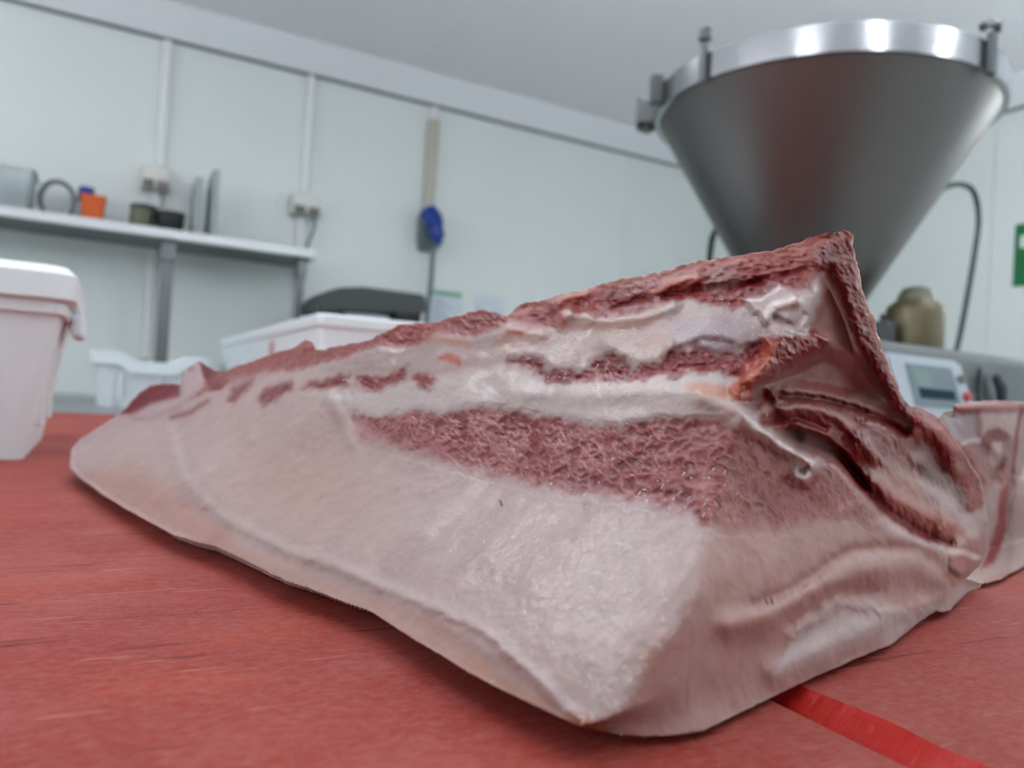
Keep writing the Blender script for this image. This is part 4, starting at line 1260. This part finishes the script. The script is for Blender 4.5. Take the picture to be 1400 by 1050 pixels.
obj('conduit', B((xm - .028, WY - .036, zb), (xm + .028, WY - .0005, on_y(592, 166, WY).z), .008, 3), M['beige'], t)
obj('conduit_joiner', B((xm - .016, WY - .03, on_y(592, 165, WY).z), (xm + .016, WY - .0005, CZ - .013), .006), M['joint'], t)
bxo = obj('outlet_housing', loft(bmesh.new(), [[(p[0], WY - .0005 - (p[1] - WY), p[2]) for p in rrect(xm - .004, WY, .04, .0, .0, z_)] if False else
                                 [(xm - hw_, WY - .0005, z_), (xm + hw_, WY - .0005, z_), (xm + hw_, WY - d_, z_), (xm - hw_, WY - d_, z_)] for hw_, d_, z_ in
                                 ((.034, .05, zb - .20), (.046, .075, zb - .15), (.046, .07, zb - .04), (.03, .045, zb + .005))]), M['cable_grey'], t)
pc = on_y(595, 311, WY - .12)
bm = tube([pc + Vector((-.022, .035, .075)), pc + Vector((-.012, .01, .045)), pc + Vector((-.005, 0, .02)), pc, pc + Vector((.012, -.012, -.05))], [.046, .046, .046, .038, .036], 18)
obj('plug_body', bm, M['blue'], t, True)
obj('plug_collar', tube([pc + Vector((.012, -.012, -.05)), pc + Vector((.016, -.014, -.085))], [.026, .016], 14), M['blue'], t, True)
cp = [pc + Vector((.016, -.014, -.085)), on_y(592, 345, WY - .12), on_y(589, 385, WY - .12), on_y(584, 430, WY - .12), on_y(581, 470, WY - .14)]
obj('plug_cable', tube(smooth_path(cp), .0125, 10), M['cable_grey'], t, True)

# papers
for (pa, pt, pb, pbot, lab, head) in ((589, 397, 632, 452, 'printed sheet with a green heading taped to the back wall', True), (648, 405, 690, 452, 'plain printed sheet taped to the back wall right of the green-headed one', False)):
    xa, xc = on_y(pa, pt, WY).x, on_y(pb, pt, WY).x
    za, zc = on_y((pa + pb) / 2, pbot, WY).z, on_y((pa + pb) / 2, pt, WY).z
    t = thing('wall_sheet', lab, 'paper', ((xa + xc) / 2, WY, za))
    obj('sheet', B((xa, WY - .003, za), (xc, WY - .0006, zc)), M['paper'], t)
    if head:
        obj('heading_band', B((xa + .004, WY - .0042, zc - .03), (xc - .004, WY - .0031, zc - .006)), M['greenhead'], t)
    bm = bmesh.new()
    for k in range(7):
        z_ = zc - .05 - .018 * k
        if z_ > za + .01:
            box(bm, (xa + .015, WY - .0040, z_ - .006), (xa + (.12 if head else .05) * (.6 + .4 * ((k * 7) % 3) / 2), WY - .0031, z_))
    o = obj('print_lines', bm, M['print'], t)
    o['kind'] = 'stuff'

# dark machine on the bench
y0_, y1_ = 3.04, 3.32
t = thing('dark_scale', 'charcoal hooded machine on the wall bench behind the white box', 'machine', (on_y(510, 420, y0_).x, y0_ + .14, WZ))
outl = [(437, 424), (435, 410), (440, 402), (452, 396), (468, 392), (500, 391), (540, 396), (578, 401), (583, 404), (584, 424), (578, 428), (520, 424), (470, 422)]
pts = [on_y(a, c_, y0_) for a, c_ in outl]
bm = bmesh.new()
loft(bm, [[(p.x, y0_ + .012, p.z - .004) for p in pts], [(p.x, y0_ + .03, p.z) for p in pts], [(p.x, y1_ - .02, p.z) for p in pts], [(p.x, y1_, p.z - .006) for p in pts]])
obj('hood', bm, M['char'], t)
lo = on_y(450, 426, y0_).x, on_y(560, 426, y0_).x
for px, w in ((455, .05), (562, .06)):
    x = on_y(px, 430, y0_).x
    obj('foot', B((x - w, y0_ + .03, WZ + .0005), (x + w, y1_ - .03, on_y(px, 423, y0_).z), .01), M['black'], t)
x = on_y(505, 430, y0_).x
obj('platform', B((x - .09, y0_ + .04, WZ + .06), (x + .10, y1_ - .04, on_y(505, 428, y0_).z), .008), M['grey_white'], t)

# ------------------------------------------------------------------ white tub on the worktable
yt = 2.36
xa, xc = on_y(121, 500, yt).x, on_y(293, 505, yt).x
zt = on_y(122, 478, yt).z
cxm, hx, hy = (xa + xc) / 2, (xc - xa) / 2, .17
t = thing('white_tub', 'low white plastic tub with a dipped rim on the worktable behind the slab', 'tub', (cxm, yt + hy, WZ))


def dip_ring(hx_, hy_, r, z, amt):
    out = []
    for p in rrect(cxm, yt + hy, hx_, hy_, r, z, 6):
        out.append(p)
    res = []
    n = len(out)
    for i in range(n):
        a, c = Vector(out[i]), Vector(out[(i + 1) % n])
        L_ = (c - a).length
        k = 14 if L_ > .2 else 1
        for s in range(k):
            p = a.lerp(c, s / k)
            u = (p.x - cxm) / hx_
            dz = -amt * sstep(np.array([(.55 - abs(u)) / .2]))[0] if abs(p.y - yt - hy) > hy_ * .9 else 0
            res.append((p.x, p.y, p.z + dz))
    return res


h = zt - WZ
obj('shell', loft(bmesh.new(), [dip_ring(hx - .025, hy - .025, .03, WZ + .0005, 0), dip_ring(hx - .012, hy - .012, .035, zt - .03, .022), dip_ring(hx - .016, hy - .016, .033, zt - .03, .022), dip_ring(hx - .03, hy - .03, .028, WZ + .006, 0)]), M['grey_white'], t, False)
obj('rim', loft(bmesh.new(), [dip_ring(hx - .013, hy - .013, .035, zt - .036, .022), dip_ring(hx, hy, .04, zt - .034, .022), dip_ring(hx, hy, .04, zt, .022), dip_ring(hx - .015, hy - .015, .034, zt, .022), dip_ring(hx - .0155, hy - .0155, .034, zt - .036, .022)], False, False), M['white_plastic'], t)
for s in (-.5, .1, .55):
    x = cxm + s * hx
    obj('rib', B((x - .006, yt + .004, WZ + .02), (x + .006, yt + .0165, zt - .06), .002), M['grey_white'], t)

# ------------------------------------------------------------------ white lidded box standing on the board behind the slab
cn = on_y(435, 427, 1.28)
yf = on_x(300, 460, cn.x).y
xe = cn.x + .46
zt = cn.z
t = thing('white_box', 'white plastic box with a flat lid standing on the board behind the slab', 'box', (cn.x + .23, (cn.y + yf) / 2, TOP))
mx_, my_ = (cn.x + xe) / 2, (cn.y + yf) / 2
hx, hy = (xe - cn.x) / 2, (yf - cn.y) / 2
obj('body', loft(bmesh.new(), [rrect(mx_, my_, hx - .012, hy - .012, .012, TOP + .0006), rrect(mx_, my_, hx - .004, hy - .004, .014, zt - .022)]), M['white_plastic'], t)
obj('lid', loft(bmesh.new(), [rrect(mx_, my_, hx - .001, hy - .001, .016, zt - .0218), rrect(mx_, my_, hx, hy, .016, zt - .018), rrect(mx_, my_, hx, hy, .016, zt - .004), rrect(mx_, my_, hx - .004, hy - .004, .014, zt)]), M['white_plastic'], t)
q = on_x(338, 477, cn.x - .0005)
obj('rivet', lathe((0, 0), [(.006, 0), (.006, .003), (.003, .004)], 14), M['cable_grey'], t)
o = bpy.data.objects['rivet']
o.matrix_parent_inverse = Matrix.Identity(4)
o.location = Vector((q.x + .009, q.y, q.z)) - Vector(t.location)
o.rotation_euler = (0, R(-90), 0)
q = on_x(368, 478, cn.x)
obj('faded_mark', B((q.x + .0045, q.y - .03, q.z - .025), (q.x + .0075, q.y + .03, q.z + .025), .001, 1), M['blot'], t)
# little dark bottle at its far left corner
q = on_y(311, 500, yf + .05)
t = thing('dark_bottle', 'slim black bottle with a dark blue base at the left corner of the white box', 'bottle', (q.x, q.y, TOP))
zt2 = on_y(311, 466, yf + .05).z
obj('bottle_body', lathe((q.x, q.y), [(.014, TOP + .0006), (.0165, TOP + .005), (.0165, TOP + .06)], 18), M['blue'], t, True)
obj('bottle_top', lathe((q.x, q.y), [(.017, TOP + .06), (.018, TOP + .064), (.018, zt2 - .006), (.014, zt2)], 18), M['black'], t, True)

# ------------------------------------------------------------------ lidded bin at the left edge
xr, yf0 = -.0635, .866
p_top = on_y(83, 372, yf0)
zl = on_y(30, 362, yf0).z
yb1, xl = 1.14, -.40
hx, hy = (xr - xl) / 2, (yb1 - yf0) / 2
mx_, my_ = (xr + xl) / 2, (yb1 + yf0) / 2
fl = .024
t = thing('white_bin', 'tall white lidded plastic bin on the red board at the left edge of the picture', 'bin', (mx_, my_, TOP))
zr = zl - .034
obj('body', loft(bmesh.new(), [rrect(mx_, my_, hx, hy, .012, TOP + .0006), rrect(mx_, my_, hx + fl, hy + fl, .016, zr)]), M['white_plastic'], t)
obj('rim_band', loft(bmesh.new(), [rrect(mx_, my_, hx + fl * .93, hy + fl * .93, .018, zr - .012), rrect(mx_, my_, hx + fl + .004, hy + fl + .004, .018, zr - .011), rrect(mx_, my_, hx + fl + .005, hy + fl + .005, .018, zr - .0005)], False, False), M['white_plastic'], t)
obj('lid', loft(bmesh.new(), [rrect(mx_, my_, hx + fl + .006, hy + fl + .006, .022, zr), rrect(mx_, my_, hx + fl + .012, hy + fl + .012, .026, zr + .003), rrect(mx_, my_, hx + fl + .012, hy + fl + .012, .026, zl - .008), rrect(mx_, my_, hx + fl + .004, hy + fl + .004, .022, zl)]), M['white_plastic'], t, False)
q = on_x(95, 415, xr + fl + .012)
obj('clip', B((xr + fl + .0055, my_ - .05, zr - .028), (xr + fl + .018, my_ + .05, zr - .004), .004), M['white_plastic'], t)
for yy in (yf0 + .06, yb1 - .06):
    obj('side_rib', B((xr + .0, yy - .004, TOP + .03), (xr + .0115, yy + .004, TOP + .1), .002, 1), M['white_plastic'], t)

# ------------------------------------------------------------------ filling machine with conical hopper
HX, HY, HZ, HR = 1.346, 1.178, EYE.z + .640, .35
AP = EYE.z + .05
y_f = .84
zt = on_y(1300, 476, y_f).z
t = thing('filling_machine', 'stainless sausage filling machine body right of the table', 'machine', (1.45, 1.15, 0))
obj('body', B((.96, y_f, .12), (2.1, 1.55, zt), .018, 3), M['steel_dark'], t)
obj('body_door', B((1.10, y_f - .012, .2), (1.55, y_f - .0005, .70), .004), M['steel'], t)
for x in (1.04, 2.02):
    for y in (y_f + .08, 1.47):
        obj('leg', lathe((x, y), [(.04, 0), (.04, .03), (.025, .04), (.025, .12)], 16), M['steel'], t)
obj('hopper_neck', lathe((HX, HY), [(.13, zt + .0005), (.13, zt + .02), (.085, zt + .03), (.075, AP + .10)], 40), M['steel'], t, True)
kx = on_y(1350, 530, y_f)
k_ = obj('handle', tube([kx + Vector((-.012, -.02, .022)), kx + Vector((0, -.025, 0)), kx + Vector((.014, -.02, -.026))], [.008, .01, .008], 12), M['cable'], t, True)
obj('handle_plate', B((kx.x - .028, y_f - .006, kx.z - .04), (kx.x + .028, y_f - .0005, kx.z + .035), .002), M['steel_dark'], t)
# hopper: separate cone that tilts off the machine
t = thing('hopper', 'large stainless cone hopper with a bright clamped rim on the filling machine', 'hopper', (HX, HY, zt))
n = 96
prof = [(.075, AP + .1005)]
zc0 = AP + .1005
k = (HR - .006) / (HZ - AP)
prof = [((z_ - AP) * k, z_) for z_ in np.linspace(AP + .108, HZ - .004, 10)]
inner = [(r_ - .003, z_ + .002) for r_, z_ in prof[::-1]]
bm = bmesh.new()
loft(bm, [circ((HX, HY), r_, z_, n) for r_, z_ in prof + inner], False, False)
obj('cone', bm, M['steel_cone'], t, True)
bm = bmesh.new()
rp = [(HR - .008, HZ - .004), (HR + .003, HZ - .004), (HR + .003, HZ + .048), (HR - .008, HZ + .048)]
loft(bm, [circ((HX, HY), r_, z_, n) for r_, z_ in rp + [rp[0]]], False, False)
o = obj('rim_band', bm, M['steel_bright'], t)
for p in o.data.polygons:
    p.use_smooth = True
o.data.set_sharp_from_angle(angle=R(20))


def rim_angle(px, py, z):
    best, ba = 1e9, 0
    for i in range(720):
        a = math.pi * 2 * i / 720
        P_ = Vector((HX + HR * math.cos(a), HY + HR * math.sin(a), z)) - EYE
        dd = P_.dot(F_)
        e = math.hypot(CX + FPX * P_.dot(R_) / dd - px, CY - FPX * P_.dot(U_) / dd - py)
        if e < best:
            best, ba = e, a
    return ba


def local(bm, a, r, z):
    Mx = Matrix.Translation((HX + r * math.cos(a), HY + r * math.sin(a), z)) @ Matrix.Rotation(a, 4, 'Z')
    bm.transform(Mx)
    return bm


a = rim_angle(966, 95, HZ + .02)
bm = box(bmesh.new(), (.0035, -.008, -.012), (.014, .008, .068), .003)
c_ = obj('rim_clamp', local(bm, a, HR, HZ), M['clamp_steel'], t)
c_2 = obj('clamp_knob', local(lathe((.008, 0), [(.008, .068), (.013, .072), (.013, .092), (.007, .097)], 14), a, HR, HZ), M['clamp_steel'], None, True)
sub(c_2, c_)
a = rim_angle(1350, 75, HZ + .02)
bm = box(bmesh.new(), (.0035, -.010, -.016), (.016, .010, .06), .003)
c_ = obj('rim_clamp', local(bm, a, HR, HZ), M['clamp_steel'], t)
bm = tube([(.008, -.03, .062), (.012, -.01, .074), (.012, .01, .078), (.008, .016, .066)], .008, 10)
sub(obj('clamp_lever', local(bm, a, HR, HZ), M['clamp_steel'], None, True), c_)
a = rim_angle(918, 140, HZ + .02)
bm = box(bmesh.new(), (.0035, -.014, .002), (.03, .014, .062), .003)
obj('hinge_block', local(bm, a, HR, HZ), M['clamp_steel'], t)
a = rim_angle(905, 160, HZ + .02)
bm = bmesh.new()
box(bm, (.0035, -.03, .0), (.045, -.022, .05), .002)
box(bm, (.0035, .022, .0), (.045, .03, .05), .002)
box(bm, (.036, -.0215, -.004), (.046, .0215, .062), .002)
lathe((.022, 0), [(.013, -.012), (.013, .02)], 12, bm=bm)
obj('latch_bracket', local(bm, a, HR, HZ), M['clamp_steel'], t)

# control console on the front of the machine
x0, x1 = on_y(1216, 500, .77).x, on_y(1318, 500, .77).x
zt1, zb1 = on_y(1262, 489, .79).z, on_y(1272, 600, .73).z
t = thing('control_console', 'pale control console with grey display and round buttons on the machine front', 'console', ((x0 + x1) / 2, .78, zb1))
c0, c1 = Vector((0, .775, zt1)), Vector((0, .735, zb1))


def face_pt(u, v, out=0.0):
    p = c0.lerp(c1, v)
    nrm = Vector((0, -(zt1 - zb1), -(.775 - .735) * 0 + .0)).normalized()
    return Vector((x0 + (x1 - x0) * u + (.012 * v * u), p.y - out, p.z))


def slab_on_face(u0, v0, u1, v1, th):
    bm = bmesh.new()
    loft(bm, [[face_pt(u0, v0, o_), face_pt(u1, v0, o_), face_pt(u1, v1, o_), face_pt(u0, v1, o_)] for o_ in (.0002, th)])
    return bm


bm = bmesh.new()
loft(bm, [[face_pt(0, 0), face_pt(1, 0), face_pt(1, 1), face_pt(0, 1)], [Vector((x0, y_f - .001, zt1)), Vector((x1, y_f - .001, zt1)), Vector((x1 + .012, y_f - .001, zb1)), Vector((x0, y_f - .001, zb1))]])
bmesh.ops.bevel(bm, geom=list(bm.edges), offset=.006, segments=2, affect='EDGES')
obj('casing', bm, M['panel_box'], t)
scn = obj('display', slab_on_face(.2, .11, .80, .62, .002), M['lcd'], t)
sub(obj('display_bar', slab_on_face(.28, .40, .74, .52, .003), M['lcd_dark']), scn)
sub(obj('display_field', slab_on_face(.26, .18, .46, .38, .0028), M['lcd_green']), scn)
for v, mm, nm in ((.24, 'socket_dark', 'grey_button'), (.46, 'red', 'red_button')):
    p = face_pt(.90, v, .0005)
    bm = tube([p, p + Vector((0, -.005, 0)), p + Vector((0, -.007, 0))], [.008, .008, .005], 16)
    obj(nm, bm, M[mm], t, True)

# smoked reservoir and small valve on the machine top
q = on_y(1249, 470, 1.0)
zr0 = zt + .0006
zr1 = on_y(1249, 391, 1.0).z
hh = zr1 - zr0
rr_ = (on_y(1279, 440, 1.0).x - on_y(1219, 440, 1.0).x) / 2 * .80
t = thing('reservoir', 'smoky olive domed reservoir on top of the filling machine', 'reservoir', (q.x, 1.0, zt))
obj('vessel', lathe((q.x, 1.0), [(rr_ * .96, zr0), (rr_, zr0 + .008), (rr_, zr0 + hh * .62), (rr_ * .93, zr0 + hh * .70), (rr_ * .62, zr0 + hh * .80)], 36, True, False), M['tan'], t, True)
obj('dome_cap', lathe((q.x, 1.0), [(rr_ * .62, zr0 + hh * .80), (rr_ * .60, zr0 + hh * .86), (rr_ * .46, zr0 + hh * .96), (rr_ * .2, zr1), (.001, zr1 + .001)], 30, False, True), M['olive'], t, True)
obj('base_flange', lathe((q.x, 1.0), [(rr_ * 1.08, zr0 - .0002), (rr_ * 1.08, zr0 + .007), (rr_ * 1.005, zr0 + .0075)], 36), M['steel'], t)
q = on_y(1206, 450, 1.0)
t = thing('valve_block', 'small dark valve block beside the reservoir', 'valve', (q.x, 1.0, zt))
obj('block', B((q.x - .012, .985, zt + .0006), (q.x + .024, 1.02, on_y(1210, 440, 1.0).z), .005), M['char'], t)
obj('valve_knob', tube([Vector((q.x + .006, 1.0, on_y(1210, 440, 1.0).z)), Vector((q.x + .006, 1.0, on_y(1210, 430, 1.0).z))], .009, 14), M['black'], t, True)
# hose behind the cone
hy_ = 1.46
hp = [(962, 470), (967, 400), (971, 345), (977, 318), (992, 302), (1030, 300), (1120, 330), (1200, 336), (1240, 311), (1262, 284), (1288, 259), (1314, 252), (1332, 264), (1338, 300), (1332, 350), (1320, 420), (1308, 478), (1300, 500)]
pts = [on_y(a, c, hy_ if i > 6 or i < 4 else hy_ + .12) for i, (a, c) in enumerate(hp)]
for p in pts:
    p.z = max(p.z, zt + .008)
tag(obj('air_hose', tube(smooth_path(pts, 6), .0085, 10), M['cable'], None, True), 'dark grey hose looping behind the steel hopper onto the machine', 'hose')

# ------------------------------------------------------------------ green sign on the right wall
ya, yc = on_x(1387, 350, WX).y, on_x(1387, 350, WX).y - .36
za, zb_ = on_x(1387, 392, WX).z, on_x(1387, 308, WX).z
t = thing('green_sign', 'green wall sign with a pale mark at the right edge of the picture', 'sign', (WX, (ya + yc) / 2, za))
obj('sign_plate', B((WX - .005, yc, za), (WX - .0006, ya, zb_), .001, 1), M['green'], t)
zm = (za + zb_) / 2
obj('sign_mark', B((WX - .0066, yc + .05, zm + .03), (WX - .0051, ya - .024, zm + .085)), M['white_sign'], t)
